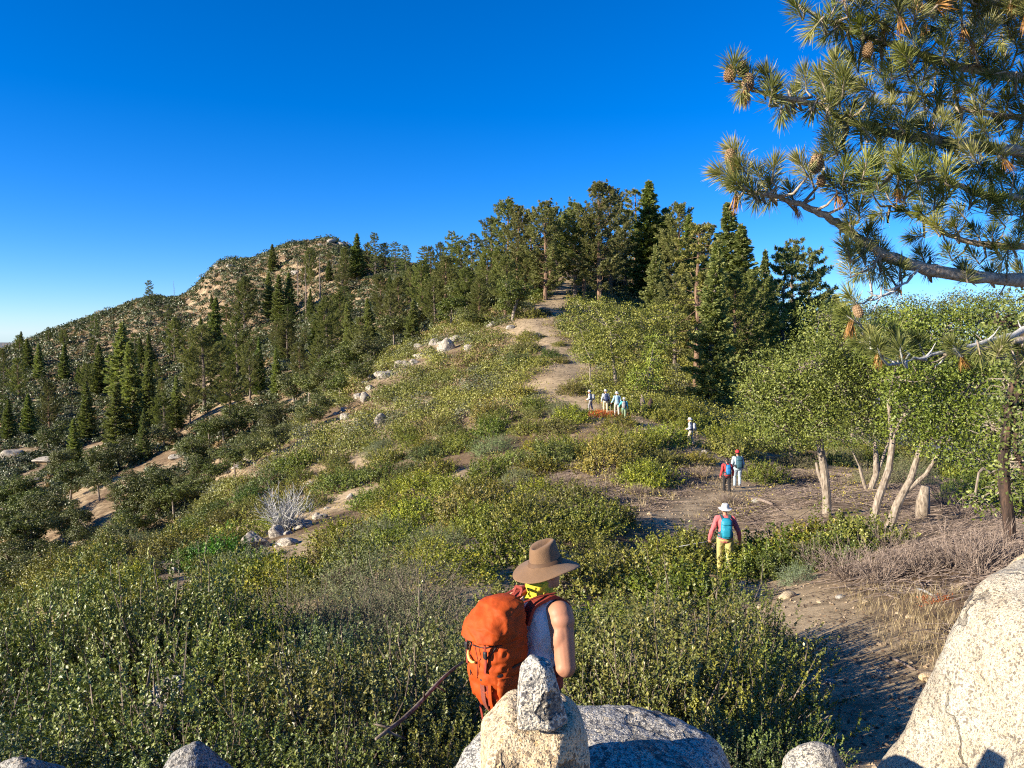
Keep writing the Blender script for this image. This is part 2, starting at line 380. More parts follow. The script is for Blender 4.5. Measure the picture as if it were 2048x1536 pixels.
# ------------------------------------------------------------------ rocks
def mk_granite(name, base, dark, warm, grain=150, speck=.5, lichen=.0, crack=1.6):
    m, nt = newmat(name); N = NT(nt)
    tc = N.n('ShaderNodeTexCoord').outputs['Object']
    big = N.noise(tc, 2.2, 6, .6); mid = N.noise(tc, 9, 5, .65); g = N.noise(tc, grain, 2, .6)
    vor = N.n('ShaderNodeTexVoronoi', i={'Scale': grain * .62, 'Vector': tc})
    cell = N.n('ShaderNodeSeparateColor', i={0: vor.outputs['Color']}).outputs[0]
    col = N.ramp(cell, [(0, tuple(np.array(base) * .78)), (.35, base), (.8, tuple(np.minimum(np.array(base) * 1.12, .9))), (1, warm)])
    col = N.mix(N.ramp(big, [(.38, 0.0), (.68, .75)]), col, warm)
    blk = N.ramp(cell, [(.14 * speck, 1.0), (.14 * speck + .12, 0.0)])
    blk2 = N.ramp(g, [(.60, 0.0), (.72, 1.0)])
    v2 = N.n('ShaderNodeTexVoronoi', i={'Scale': grain * 1.5, 'Vector': tc}); c2 = N.n('ShaderNodeSeparateColor', i={0: v2.outputs['Color']}).outputs[0]
    col = N.mix(N.ramp(c2, [(.30 * speck, .85), (.30 * speck + .08, 0.0)]), col, tuple(np.array(dark) * .6 + np.array(base) * .15))
    v3 = N.n('ShaderNodeTexVoronoi', i={'Scale': grain * 2.6, 'Vector': tc}); c3 = N.n('ShaderNodeSeparateColor', i={0: v3.outputs['Color']}).outputs[0]
    col = N.mix(1.0, col, N.ramp(c3, [(0, .62), (.5, 1.0), (1, 1.18)]), 'MULTIPLY')
    col = N.mix(N.math('MULTIPLY', N.math('MAXIMUM', blk, N.math('MULTIPLY', blk2, .85)), N.ramp(mid, [(.25, .25), (.6, .95)])), col, dark)
    st = N.ramp(N.noise(tc, 4.5, 7, .7), [(.60, 0.0), (.72, .55)])
    col = N.mix(st, col, tuple(np.array(warm) * np.array([.55, .48, .42])))
    if lichen:
        lm = N.ramp(N.noise(tc, 7, 6, .75), [(.55, 0.0), (.62, lichen)]); col = N.mix(lm, col, (.08, .085, .06))
    dv = N.n('ShaderNodeVectorMath', operation='ADD', i={0: tc, 1: N.n('ShaderNodeTexNoise', i={'Scale': 3.0, 'Detail': 6, 'Vector': tc}).outputs['Color']}).outputs[0]
    ck = N.n('ShaderNodeTexVoronoi', feature='DISTANCE_TO_EDGE', i={'Scale': crack, 'Vector': dv}).outputs['Distance']
    ckm = N.math('MULTIPLY', N.ramp(ck, [(.0, 1.0), (.012, 1.0), (.03, 0.0)]), N.ramp(N.noise(tc, 1.8, 3), [(.48, 0.0), (.58, 1.0)]))
    col = N.mix(N.math('MULTIPLY', ckm, .75), col, tuple(np.array(dark) * .5))
    col = N.mix(1.0, col, N.ramp(N.noise(tc, 1.4, 7, .75), [(.35, .72), (.5, 1.0), (.65, 1.08)]), 'MULTIPLY')
    b = N.n('ShaderNodeBsdfPrincipled', i={'Base Color': col, 'Roughness': .85, 'Specular IOR Level': .25})
    h = N.math('ADD', N.math('SUBTRACT', N.math('MULTIPLY', mid, 1.2), ckm), N.math('ADD', N.math('MULTIPLY', g, .35), N.math('MULTIPLY', cell, .12)))
    bp = N.n('ShaderNodeBump', i={'Strength': .9, 'Distance': .02, 'Height': h}); nt.links.new(bp.outputs[0], b.inputs['Normal'])
    N.out(b.outputs[0]); return m
MAT['granite'] = mk_granite('speckled_granite', (.48, .46, .41), (.07, .07, .075), (.56, .47, .33), 140, .75)
MAT['granite_tan'] = mk_granite('tan_granite', (.58, .48, .33), (.14, .10, .065), (.60, .40, .19), 150, .4)
MAT['granite_pale'] = mk_granite('pale_granite', (.49, .45, .36), (.12, .10, .08), (.50, .39, .25), 170, .45)
MAT['pebble'] = mk_granite('brown_pebble', (.36, .28, .19), (.12, .09, .07), (.34, .24, .14), 14, .4)
MAT['granite_far'] = mk_granite('pale_outcrop_granite', (.46, .42, .35), (.14, .12, .10), (.42, .35, .26), 14, .5)
MAT['granite_grey'] = mk_granite('weathered_granite', (.34, .33, .30), (.05, .05, .05), (.33, .28, .21), 120, .8, .85)
def ico(sub):
    import bmesh
    bm = bmesh.new(); bmesh.ops.create_icosphere(bm, subdivisions=sub, radius=1)
    v = np.array([x.co[:] for x in bm.verts]); f = np.array([[q.index for q in p.verts] for p in bm.faces]); bm.free(); return v, f
_ICO = {k: ico(k) for k in (3, 4, 5, 6, 7)}
def rock_mesh(name, size, seed, sub=5, planes=9, explicit=None, rough=.06, soft=.0, mat='granite', fine=.012, dmin=.62, dmax=.92):
    r = np.random.default_rng(seed); v, f = _ICO[sub]; v = v.copy()
    if explicit is None:
        n = unit(planes, r); d = r.uniform(dmin, dmax, planes)
    else:
        n = np.array([e[:3] for e in explicit], float); n /= np.linalg.norm(n, axis=1)[:, None]; d = np.array([e[3] for e in explicit], float)
    dot = v @ n.T
    # distance to the clipping planes along the ray from the middle, softened at the edges
    t = np.where(dot > 1e-3, d[None] / np.maximum(dot, 1e-3), 9.0)
    t = np.minimum(t, 9.0)
    cap = 1.0 if explicit is None else 3.0
    p = 14.0 if soft == 0 else soft
    rad = ((t ** -p).sum(1) + cap ** -p) ** (-1 / p)
    v = v * rad[:, None]
    s = seed * 3.7
    v = v * (1 + rough * fbm(v[:, 0] * 1.7 + s, v[:, 1] * 1.7, v[:, 2] * 1.7, seed, 4)[:, None])
    sz = np.array(size, float)
    v = v * sz
    m = sz.mean()
    v = v + unit(1, r) * 0 + (v / (np.linalg.norm(v, axis=1)[:, None] + 1e-9)) * (fine * m * fbm(v[:, 0] * 9 / m + s, v[:, 1] * 9 / m, v[:, 2] * 9 / m, seed + 5, 4))[:, None]
    mb = MB(); mb.add(v, f)
    return mb.mesh(name, MAT[mat], smooth=True)
def rock(name, loc, size, seed, label, cat='boulder', rz=0, group=None, **k):
    o = link(name, rock_mesh(name, size, seed, **k), loc=loc); o.rotation_euler.z = rz
    return tag(o, label, cat, group)
CLEAR = []
def build_rocks():
    rock('granite_boulder', (.29, 2.42, -1.87), (.55, .46, .56), 11, 'broad grey speckled boulder carrying the two stacked cairn stones', sub=7, rough=.08, soft=17, fine=.024, explicit=[(.06, .05, 1, .90), (.75, -.1, .66, 1.10), (-.62, -.2, .75, 1.06), (1, 0, .1, .98), (-1, 0, 0, .96), (0, -1, .2, .95), (0, 1, .1, .96), (.7, .7, .1, 1.05), (.6, -.7, .3, 1.02), (-.7, .6, .2, 1.05), (0, 0, -1, 1)])
    rock('granite_boulder', (2.81, 3.2, -2.25), (1, 1, 1), 23, 'huge pale sloping boulder standing right of the shaded footpath', sub=7, mat='granite_pale', rough=.085, soft=24, fine=.016,
         explicit=[(-.97, -.12, .32, 1.1), (-.25, -.12, .95, 1.25), (-.73, -.12, .67, 1.45), (-.55, -.78, .30, 1.10), (-.1, -.98, .15, 1.10), (-.2, -.62, .75, 1.22), (1, 0, 0, 1.3), (.3, 0, .95, 1.30), (-.5, .8, .3, .85), (.2, 1, .2, .75), (0, 0, -1, .7)])
    # the cairn: a tan block and a slim pointed stone on it
    rock('cairn_stone', (.066, 2.14, -1.245), (.150, .16, .165), 31, 'tan blocky stone lying under the small pointed cairn stone', 'stone', sub=6, mat='granite_tan', rough=.07, soft=22, fine=.02,
         explicit=[(-1, -.1, -.05, .98), (.97, .2, -.12, .98), (0, 1, .1, .95), (-.1, -.8, .6, .80), (.15, -.95, -.1, .9), (.03, -.16, 1, .84), (0, 0, -1, 1.0), (.8, -.7, .3, .86), (-.72, -.1, .7, .98), (.75, 0, .75, 1.12)])
    rock('cairn_stone', (.074, 2.10, -1.005), (.066, .065, .092), 37, 'small upright grey stone topping the tan cairn block', 'stone', sub=6, rough=.08, soft=20, fine=.025,
         explicit=[(-1, -.05, .12, .8), (.93, .1, .36, .82), (-.08, -1, .1, .85), (0, 1, .1, .9), (.7, -.7, .15, .88), (-.62, -.1, .78, .86), (0.25, .1, 1, .93), (0, 0, -1, .95), (.86, -.2, .5, .9)])
    rock('trailside_rock', (1.50, 3.62, -2.20), (.19, .18, .19), 41, 'small smooth grey rock at the path edge, half in shadow', 'rock', sub=6, soft=12, dmin=.72, rough=.1, fine=.025)
    rock('trailside_rock', (1.86, 3.55, -2.28), (.26, .14, .15), 43, 'low brown rock lying between the half-shaded rock and the huge boulder', 'rock', sub=5, mat='granite_grey')
    a = P(60, 1500, 3.6); rock('granite_boulder', (a[0] - .05, a[1], a[2] - .20), (.20, .18, .2), 47, 'dark weathered boulder in the lower left corner under leafy shrubs', sub=6, mat='granite_grey', rough=.14, fine=.035, planes=12)
    a = P(385, 1500, 3.3); rock('granite_boulder', (a[0] + .02, a[1], a[2] - .19), (.20, .20, .20), 53, 'grey weathered boulder half buried under the leafy foreground shrubs', sub=6, mat='granite_grey', rough=.14, fine=.035, planes=12)
    a = P(180, 1575, 3.1); rock('granite_boulder', (a[0], a[1], a[2] - .2), (.42, .3, .2), 54, 'flat dark rock slab between the two weathered foreground boulders', 'rock', sub=6, mat='granite_grey', rough=.14, fine=.035, planes=12)
    a = P(340, 1345, 6.0); rock('granite_boulder', (a[0], a[1], a[2] - .32), (.22, .22, .3), 59, 'pale rock peeping out of the leafy shrubs left of the orange pack', 'rock', sub=5)
    a = P(2036, 1108, 7.5); rock('granite_boulder', (a[0] + .22, a[1], a[2] - .30), (.36, .32, .32), 61, 'pale boulder at the foot of the burnt trunk', sub=5, mat='granite_tan')
    # rocks on the slope: (u, v of the middle, half width px, half height px, tilt, label)
    L = [(503, 1086, 29, 24, 'round pale boulder with a dark split face on the slope', 5), (551, 1066, 18, 14, 'small pale boulder touching the silver dead shrub', 4), (605, 1050, 22, 9, 'slanting pale rock slab right of the silver dead shrub', 4),
         (640, 1035, 15, 8, 'narrow pale rock above the slanting slab', 4), (575, 1085, 20, 10, 'low flat rock below the slanting slab', 4), (622, 968, 9, 8, 'lone white stone among shrubs above the silver dead shrub', 3), (700, 972, 15, 7, 'flat pale rock half hidden in mid-slope shrubs', 3),
         (762, 840, 11, 13, 'upright pale rock standing alone on the green slope', 4), (730, 795, 12, 14, 'pointed pale rock at the lower end of the outcrop line', 4), (765, 750, 17, 13, 'bright cracked boulder on the spur edge', 4), (800, 728, 18, 9, 'long pale slab beside the bright cracked boulder', 4),
         (838, 712, 13, 8, 'pale slab in the middle of the outcrop line', 4), (868, 685, 14, 10, 'dark-notched boulder at the top of the outcrop line', 4), (893, 693, 17, 16, 'big double boulder near the top of the outcrop line', 4), (938, 697, 13, 8, 'rounded boulder alone right of the double boulder', 4),
         (910, 680, 12, 9, 'small boulder leaning on the big double boulder', 4), (985, 650, 12, 7, 'rocky lump beside the sandy ridge shrubs', 4), (1022, 655, 9, 5, 'pale rock at the foot of the lone little ridge oak', 3), (1072, 672, 11, 7, 'grey rock lying on the sandy ridge path', 4),
         (690, 835, 17, 8, 'pale rock sheet below the pointed rock', 4), (500, 918, 18, 8, 'flat outcrop under the dark shrub row', 4), (475, 935, 16, 5, 'lower ledge of the flat outcrop', 3), (660, 482, 12, 5, 'topmost rocks of the peak', 3), (680, 487, 9, 5, 'second rock of the peak, right of the topmost', 3), (640, 490, 8, 4, 'third rock of the peak, left of the topmost', 3),
         (435, 533, 9, 4, 'skyline rock on the shoulder left of the peak', 3), (460, 532, 8, 4, 'low skyline rock right of the shoulder rock', 3), (590, 545, 10, 5, 'pale rock below the peak near the skyline pine', 3), (350, 915, 14, 6, 'pale rock above the gully oaks', 3), (90, 920, 26, 9, 'shaded grey cliff rock at the left edge', 4), (20, 910, 20, 12, 'tall shaded rock at the left edge', 4), (60, 965, 22, 8, 'lower shaded ledge at the left edge', 4), (130, 945, 18, 6, 'thin shaded ledge beside the gully trees', 3),
         (345, 1143, 9, 8, 'small white boulder below the bright green bush', 3), (1190, 1195, 0, 0, '', 3)]
    for i, (u, v, hw, hh, lab, sub) in enumerate(L):
        if not lab: continue
        g = G(u, v + hh * .6)
        if g is None: continue
        d = g[1]; s = d / F
        CLEAR.append((u - hw, v - hh, u + hw, v + hh * .7, d))
        rock('outcrop_boulder', (g[0], g[1] + hw * s * .4, g[2] + hh * s * .42), (hw * s * 1.2, hw * s * .9, hh * s * 1.25), 100 + i, lab, sub=max(sub, 4), mat='granite_far', rz=rng.uniform(-.3, .3), planes=9, rough=.17, fine=.05, soft=22, dmin=.5, dmax=.86)
    extra = []
    for line, n, sz in (([(622, 846), (700, 806), (748, 765), (790, 735), (850, 708), (905, 684)], 17, (5, 12)), ([(545, 1092), (600, 1060), (650, 1030), (725, 972)], 8, (5, 12)), ([(440, 950), (510, 920), (590, 890)], 6, (5, 10))):
        ln = np.array(line, float); tt = np.linspace(0, len(ln) - 1, n)
        for t in tt:
            u = np.interp(t, np.arange(len(ln)), ln[:, 0]) + rng.normal() * 9; v = np.interp(t, np.arange(len(ln)), ln[:, 1]) + rng.normal() * 6
            g = G(u, v); hw = rng.uniform(*sz); q = g[1] / F; i = len(extra)
            CLEAR.append((u - hw, v - hw * .7, u + hw, v + hw * .5, g[1]))
            o = rock('outcrop_rock', (g[0], g[1], g[2] + hw * q * .2), (hw * q * 1.2, hw * q, hw * q * rng.uniform(.5, .95)), 500 + i, 'rock', 'rock', sub=4, mat='granite_far', rz=rng.uniform(0, 6), planes=8, rough=.17, fine=.05, soft=22, dmin=.5, dmax=.86, group='small rocks of the slope outcrops')
            extra.append((o, 'small pale angular rock', g[:2]))
    label_by_landmark(extra, [('the silver dead shrub', (-11.1, 38)), ('the bright cracked boulder', G(765, 755)[:2]), ('the big double boulder', G(893, 700)[:2]), ('the pointed pale rock', G(730, 800)[:2]), ('the flat outcrop', G(500, 920)[:2]), ('the flat mid-slope rock', G(700, 972)[:2]), ('the pale rock sheet', G(690, 838)[:2])])
    # stones along the near path
    S = [(1486, 1170, 13, 'pale flat stone on the path behind the shrub tip'), (1575, 1195, 22, 'long pale step stone across the path'), (1520, 1215, 12, 'small stone below the step stone'), (1680, 1195, 12, 'pale stone in dry grass beside the path'), (1730, 1205, 10, 'rounded stone under the dry brush'),
         (1775, 1190, 9, 'tan stone among the grey twigs'), (1660, 1367, 14, 'flat stone in the shaded part of the path'), (1790, 1392, 10, 'small stone in the shade near the huge boulder'), (1800, 1418, 10, 'round pale stone in the shade near the huge boulder'), (1575, 1412, 9, 'pebble beside the leafy shrub at the path'), (1862, 1360, 28, 'flat pale slab leaning at the huge boulder'),
         (1905, 1262, 12, 'pale stone touching the back of the huge boulder'), (1870, 1198, 16, 'white stone among grey twigs'), (1940, 1210, 14, 'tan stone behind the huge boulder'), (1820, 1235, 11, 'white chip in the dry grass'), (1515, 1005, 14, 'pale flat rock behind the white-hatted walker'), (1300, 1030, 8, 'small stone at the bend of the path'), (1230, 875, 10, 'pale stone in the round shrub mound'), (1410, 905, 9, 'stone behind the lone walker'),
         (1720, 1130, 9, 'grey stone under the leaning oak stems'), (1640, 1205, 8, 'chip of granite on the path'), (1760, 1345, 9, 'granite chip in the sunny strip of the path')]
    for i, (u, v, hw, lab) in enumerate(S):
        g = G(u, v); s = g[1] / F
        rock('trail_stone', (g[0], g[1], g[2] + hw * s * .12), (hw * s, hw * s * .8, hw * s * .48), 300 + i, lab, 'stone', sub=3, mat='granite_tan' if i % 3 else 'granite', rz=rng.uniform(0, 6), group='stones along the footpath')
# ------------------------------------------------------------------ plant materials
MAT['leaf'] = leafmat('scrub_leaf', (.045, .065, .012), (.20, .212, .040), (.37, .35, .08), trans=.12, rough=.45, jit=.5, spec=.4)
MAT['nearleaf'] = leafmat('broad_scrub_leaf', (.06, .08, .022), (.155, .18, .052), (.29, .30, .11), trans=.10, rough=.42, jit=.4, spec=.45)
MAT['sage'] = leafmat('grey_leaf', (.085, .09, .05), (.19, .195, .11), (.31, .30, .19), trans=.15, rough=.7, jit=.3)
MAT['needle'] = leafmat('conifer_needles', (.065, .082, .028), (.20, .215, .08), (.32, .31, .135), trans=.3, rough=.6, jit=.35, spec=.2)
MAT['oakleaf'] = leafmat('oak_leaf', (.055, .075, .016), (.19, .205, .045), (.34, .33, .10), trans=.10, rough=.45, jit=.25, spec=.35)
MAT['pinelong'] = leafmat('long_pine_needles', (.055, .075, .022), (.23, .24, .072), (.40, .36, .14), trans=.25, rough=.5, jit=.1, spec=.25)
MAT['deadneedle'] = leafmat('dead_orange_needles', (.22, .09, .03), (.42, .20, .07), (.50, .30, .13), trans=.15, rough=.6, jit=.1)
MAT['drygrass'] = leafmat('dry_grass', (.22, .16, .07), (.42, .33, .16), (.5, .42, .25), trans=.2, rough=.6, jit=.2)
def barkmat(name, c1, c2, scale=10, stretch=.2, bump=.03):
    m, nt = newmat(name); N = NT(nt)
    tc = N.n('ShaderNodeTexCoord').outputs['Object']
    mp = N.n('ShaderNodeMapping', i={'Vector': tc, 'Scale': (1, 1, stretch)}).outputs[0]
    a = N.noise(mp, scale, 6, .65); b_ = N.noise(tc, 1.3, 4)
    col = N.ramp(a, [(.35, tuple(np.array(c1) * .35)), (.48, c1), (.7, c2)])
    col = N.mix(N.math('MULTIPLY', b_, .45), col, tuple(np.array(c1) * .7))
    b = N.n('ShaderNodeBsdfPrincipled', i={'Base Color': col, 'Roughness': .9, 'Specular IOR Level': .2})
    bp = N.n('ShaderNodeBump', i={'Strength': 1.0, 'Distance': bump, 'Height': a}); nt.links.new(bp.outputs[0], b.inputs['Normal'])
    N.out(b.outputs[0]); return m
MAT['twig'] = barkmat('shrub_twig', (.17, .13, .095), (.36, .31, .25), 30, .3, .004)
MAT['deadtwig'] = barkmat('silver_dead_twig', (.44, .43, .40), (.74, .72, .68), 30, .3, .004)
MAT['litter'] = barkmat('grey_brown_litter', (.20, .15, .12), (.40, .33, .27), 20, .3, .004)
MAT['pinebark'] = barkmat('pine_bark', (.20, .125, .08), (.36, .24, .16), 8, .25, .05)
MAT['greybark'] = barkmat('grey_conifer_bark', (.16, .125, .10), (.32, .27, .22), 8, .25, .05)
MAT['oakbark'] = barkmat('oak_bark', (.26, .21, .16), (.46, .40, .32), 14, .35, .02)
MAT['limbbark'] = barkmat('pine_limb_bark', (.40, .32, .24), (.62, .53, .42), 30, .45, .02)
MAT['burnt'] = barkmat('burnt_bark', (.05, .035, .028), (.17, .10, .065), 10, .25, .04)

# ------------------------------------------------------------------ shrubs: meshes shared by many copies
def dome_pts(n, r, rad, lo=-.12, inner=.5):
    """points through the outer part of a lumpy dome, with the outward direction"""
    d = unit(n * 2, r); d = d[d[:, 2] > lo][:n]
    s = r.uniform(0, 50)
    k = 1 + .75 * fbm(d[:, 0] * 2.4 + s, d[:, 1] * 2.4, d[:, 2] * 2.4, 3, 3) + .22 * vnoise(d[:, 0] * 8 + s, d[:, 1] * 8, d[:, 2] * 8, 4)
    t = inner + (1 - inner) * r.random(len(d)) ** .6
    return d * (k * t)[:, None] * np.array(rad), d
def shrub_parts(seed, nshoot, per, leafL, leafW, rad=(1.1, 1.1, 1.0), shoot=.22, spikes=10, twigs=60, up=.6, mat='leaf', twigmat='twig', inner=.5):
    r = np.random.default_rng(seed)
    c, d = dome_pts(nshoot, r, rad, inner=inner)
    ax = d + np.array([0, 0, up]) + unit(len(c), r) * .55; ax /= np.linalg.norm(ax, axis=1)[:, None]
    shade = r.random(len(c))
    mb = MB(); t = r.random((len(c), per))
    cen = c[:, None] + ax[:, None] * ((t - .3) * shoot)[..., None]
    out = unit(len(c) * per, r).reshape(len(c), per, 3)
    la = ax[:, None] * .55 + out; la /= np.linalg.norm(la, axis=2)[..., None]
    cen = cen + la * leafL * .5
    nr = d[:, None] * .9 + np.array([0, 0, .35]) + unit(len(c) * per, r).reshape(len(c), per, 3) * .6
    rn = np.clip(shade[:, None] * .55 + r.random((len(c), per)) * .45, 0, 1)
    n = len(c) * per
    mb.leaves(cen.reshape(n, 3), la.reshape(n, 3), nr.reshape(n, 3), leafL * r.uniform(.6, 1.2, n), leafW * r.uniform(.7, 1.2, n), 0, rn.ravel(), fold=.12)
    tw = MB()
    for i in range(twigs):
        j = r.integers(len(c)); e = c[j]
        b = np.array([r.normal() * .18 * rad[0], r.normal() * .18 * rad[1], -.1])
        m = b * .5 + e * .5 + unit(1, r)[0] * .12 + np.array([0, 0, -.05])
        tw.tube([b, m, e * 1.0, e + ax[j] * shoot * .8], [.014, .010, .005, .002], 4, 0)
    for i in range(spikes):
        j = r.integers(len(c)); e = c[j] * 1.0
        if e[2] < rad[2] * .35: continue
        di = ax[j] * .5 + np.array([0, 0, 1.0]) + unit(1, r)[0] * .3; di /= np.linalg.norm(di); ln = r.uniform(.2, .5) * rad[2]
        pts = [e, e + di * ln * .5 + unit(1, r)[0] * .02, e + di * ln]
        tw.tube(pts, [.006, .004, .002], 4, 0)
        q = 9
        cc = e + di * (r.random(q)[:, None] * .6 + .4) * ln + unit(q, r) * .03
        mb.leaves(cc, unit(q, r) + di, unit(q, r), leafL, leafW, 0, r.random(q))
    return mb.mesh('foliage', MAT[mat]), tw.mesh('stems', MAT[twigmat])
def brush_parts(seed, n, h=.8, w=.8, mat='deadtwig', thick=.006, seg=4, lean=.8, k=3):
    """a leafless bush of branching twigs"""
    r = np.random.default_rng(seed); tw = MB()
    for i in range(n):
        a = r.uniform(0, 6.283); b = np.array([math.cos(a), math.sin(a), 0]) * r.random() * .2 * w
        di = np.array([math.cos(a) * lean * r.random(), math.sin(a) * lean * r.random(), 1.0]) ; di /= np.linalg.norm(di)
        L = h * r.uniform(.5, 1.1); p = [b]; dd = di.copy()
        for s in range(seg):
            dd = dd + unit(1, r)[0] * .22; dd /= np.linalg.norm(dd); p.append(p[-1] + dd * L / seg)
        tw.tube(p, np.linspace(thick, thick * .4, len(p)), k, 0, cap=False)
        for q in range(4):
            j = r.integers(1, seg); d2 = dd + unit(1, r)[0] * .8; d2 /= np.linalg.norm(d2); l2 = L * r.uniform(.15, .45)
            tw.tube([p[j], p[j] + d2 * l2 * .5 + unit(1, r)[0] * .02, p[j] + d2 * l2], [thick * .6, thick * .5, thick * .3], k, 0, cap=False)
    return tw.mesh('stems', MAT[mat])
SHRUB = {}
def make_shrub_kinds():
    # fine-leaved meshes for the shrubs within a few metres, coarser ones farther off
    SHRUB['near'] = [shrub_parts(500 + i, 1050, 24, .036, .024, (1.1, 1.1, .95), .22, 34, 220, mat='nearleaf', inner=.32) for i in range(3)]
    SHRUB['nearsage'] = [shrub_parts(520, 2600, 11, .022, .010, (1.1, 1.1, .9), .16, 20, 200, mat='sage')]
    SHRUB['mid'] = [shrub_parts(530 + i, 620, 12, .075, .044, (1.15, 1.15, .85), .22, 30, 40, mat='leaf') for i in range(4)]
    SHRUB['midsage'] = [shrub_parts(540 + i, 1200, 7, .06, .022, (1.1, 1.1, .75), .2, 20, 90, mat='sage') for i in range(2)]
    SHRUB['middry'] = [(shrub_parts(550, 130, 5, .06, .028, (1.1, 1.1, .5), .2, 5, 10, mat='drygrass')[0], brush_parts(551, 170, .75, 1.6, 'litter', .008, 4, 1.6))]
def make_shrub(kind, loc, s=(1, 1, 1), rz=0, col=(1, 1, 1), label='', cat='shrub', group=None, split=True, i=None, sink=.1):
    f, t = SHRUB[kind][(rng.integers(len(SHRUB[kind])) if i is None else i)]
    e = empty('shrub', (loc[0], loc[1], loc[2] - sink), rz); e.scale = s
    a = link('foliage', f, e); a.color = (*col, 1)
    link('stems', t, e)
    return tag(e, label, cat, group)

# ------------------------------------------------------------------ conifers
def conifer_parts(seed, kind='pine', bark='greybark', dens=1.0, lean=0.0, split_top=False):
    """unit conifer about 15 m tall, as (trunk mesh, crown mesh)"""
    r = np.random.default_rng(seed); h = 15.0; tr = MB(); cr = MB()
    n = 9; zz = np.linspace(-.4, h, n); off = np.cumsum(r.normal(size=(n, 2)) * .07, 0); off[0] = 0
    lx = lean * (zz / h) ** 2
    pts = np.c_[off[:, 0] + lx, off[:, 1], zz]; rad = .27 * (1 - np.clip(zz / h, 0, 1)) ** .8 + .025
    tr.tube(pts, rad, 8, 0)
    def at(z): return np.array([np.interp(z, zz, pts[:, 0]), np.interp(z, zz, pts[:, 1]), z])
    zb = h * {'pine': .13, 'fir': .07, 'scraggly': .26, 'young': .03, 'flat': .12, 'snag': .3}[kind]
    rmax = {'pine': 3.7, 'fir': 2.7, 'scraggly': 3.2, 'young': 3.0, 'flat': 3.7, 'snag': 1.6}[kind]
    z = zb
    while z < h * .985:
        t = (z - zb) / (h - zb)
        if kind == 'fir': prof = (1 - t) ** .85 * (.75 + .25 * min(1, t * 6)) + .03
        elif kind == 'young': prof = (1 - t) ** .95 + .02
        elif kind == 'flat': prof = .95 - .55 * t ** 3 if t < .93 else .35
        elif kind == 'snag': prof = (1 - t) * .9 + .1
        else: prof = (math.sin(math.pi * (.16 + .80 * t) ** .85) * .95 + .05) if t < .97 else .1
        nb = {'fir': 6, 'young': 6, 'pine': 5, 'scraggly': 4, 'flat': 5, 'snag': 2}[kind]
        a0 = r.uniform(0, 6.28)
        for b in range(nb):
            if kind in ('pine', 'scraggly', 'flat') and r.random() < (.16 if kind != 'scraggly' else .3): continue
            a = a0 + b * 6.283 / nb + r.normal() * .25
            L = rmax * prof * r.uniform(.55, 1.15) * (1 if kind in ('fir', 'young') else r.uniform(.7, 1.15))
            if L < .15: L = .15
            el = {'fir': r.normal(-.10, .12) + .45 * t, 'young': r.normal(.05, .1) + .5 * t, 'pine': r.normal(.15, .2) + .5 * t, 'scraggly': r.normal(-.05, .25) + .4 * t, 'flat': r.normal(.1, .12) + .15 * t, 'snag': r.normal(-.25, .3)}[kind]
            base = at(z); hd = np.array([math.cos(a), math.sin(a), 0])
            m = 5; ss = np.linspace(0, 1, m)
            upc = {'fir': -.10 + .30 * ss, 'young': .3 * ss, 'pine': .42 * ss, 'scraggly': .2 * ss, 'flat': .12 * ss, 'snag': -.2 * ss}[kind]
            bp = base[None] + hd[None] * (ss * L * math.cos(el))[:, None] + np.array([0, 0, 1])[None] * (ss * L * (math.sin(el) + upc))[:, None]
            bp[1:] += r.normal(size=(m - 1, 3)) * .04 * L
            tr.tube(bp, np.linspace(.05 * (1 - .7 * t), .012, m) * (1.0 if kind != 'snag' else .9), 4, 0, cap=False)
            if kind == 'snag':
                for q in range(3):
                    j = r.integers(1, m); dd = hd + unit(1, r)[0] * .9; tr.tube([bp[j], bp[j] + dd * L * .25], [.012, .005], 3, 0, cap=False)
                continue
            s0 = {'fir': .16, 'young': .08, 'pine': .42, 'scraggly': .5, 'flat': .35}[kind]
            nodes = max(2, int((L * (1 - s0)) / .17 * dens))
            for q in range(nodes):
                s = s0 + (1 - s0) * (q + r.random()) / nodes
                c = np.array([np.interp(s, ss, bp[:, k]) for k in range(3)])
                wid = (1.15 - s) * L * {'fir': .42, 'young': .4, 'pine': .36, 'scraggly': .32, 'flat': .42}[kind]
                latd = np.cross(hd, [0, 0, 1])
                for side in (-1, 1):
                    k = 3 if kind != 'fir' else 4
                    sp = r.random(k) * wid
                    cc = c + latd * side * sp[:, None] + hd * (sp * .55)[:, None] + np.array([0, 0, 1]) * (r.normal(size=k) * .06 + (.12 if kind in ('pine', 'scraggly') else -.02) * sp)[:, None]
                    if kind in ('pine', 'scraggly', 'flat'):
                        # tufts: blades bursting out around the shoot tip
                        nb2 = 5
                        c2 = np.repeat(cc, nb2, 0); ax = unit(len(c2), r) * .85 + hd * .5 + np.array([0, 0, .55])
                        ax /= np.linalg.norm(ax, axis=1)[:, None]
                        ln = r.uniform(.22, .40, len(c2))
                        cr.leaves(c2 + ax * ln[:, None] * .45, ax, unit(len(c2), r), ln, .085, 0, np.clip(np.repeat(r.random(k), nb2) * .6 + r.random(len(c2)) * .4, 0, 1))
                    else:
                        nb2 = 3
                        c2 = np.repeat(cc, nb2, 0) + r.normal(size=(k * nb2, 3)) * .05
                        ax = latd * side * .6 + hd * .8 + unit(len(c2), r) * .35; ln = r.uniform(.25, .45, len(c2))
                        cr.leaves(c2, ax, np.array([0, 0, .5]) + unit(len(c2), r) * 1.0, ln, .12, 0, np.clip(np.repeat(r.random(k), nb2) * .5 + r.random(len(c2)) * .5, 0, 1))
        z += h * {'fir': .026, 'young': .03, 'pine': .036, 'scraggly': .040, 'flat': .055, 'snag': .03}[kind] * r.uniform(.7, 1.3) * (1 if t < .8 else .7)
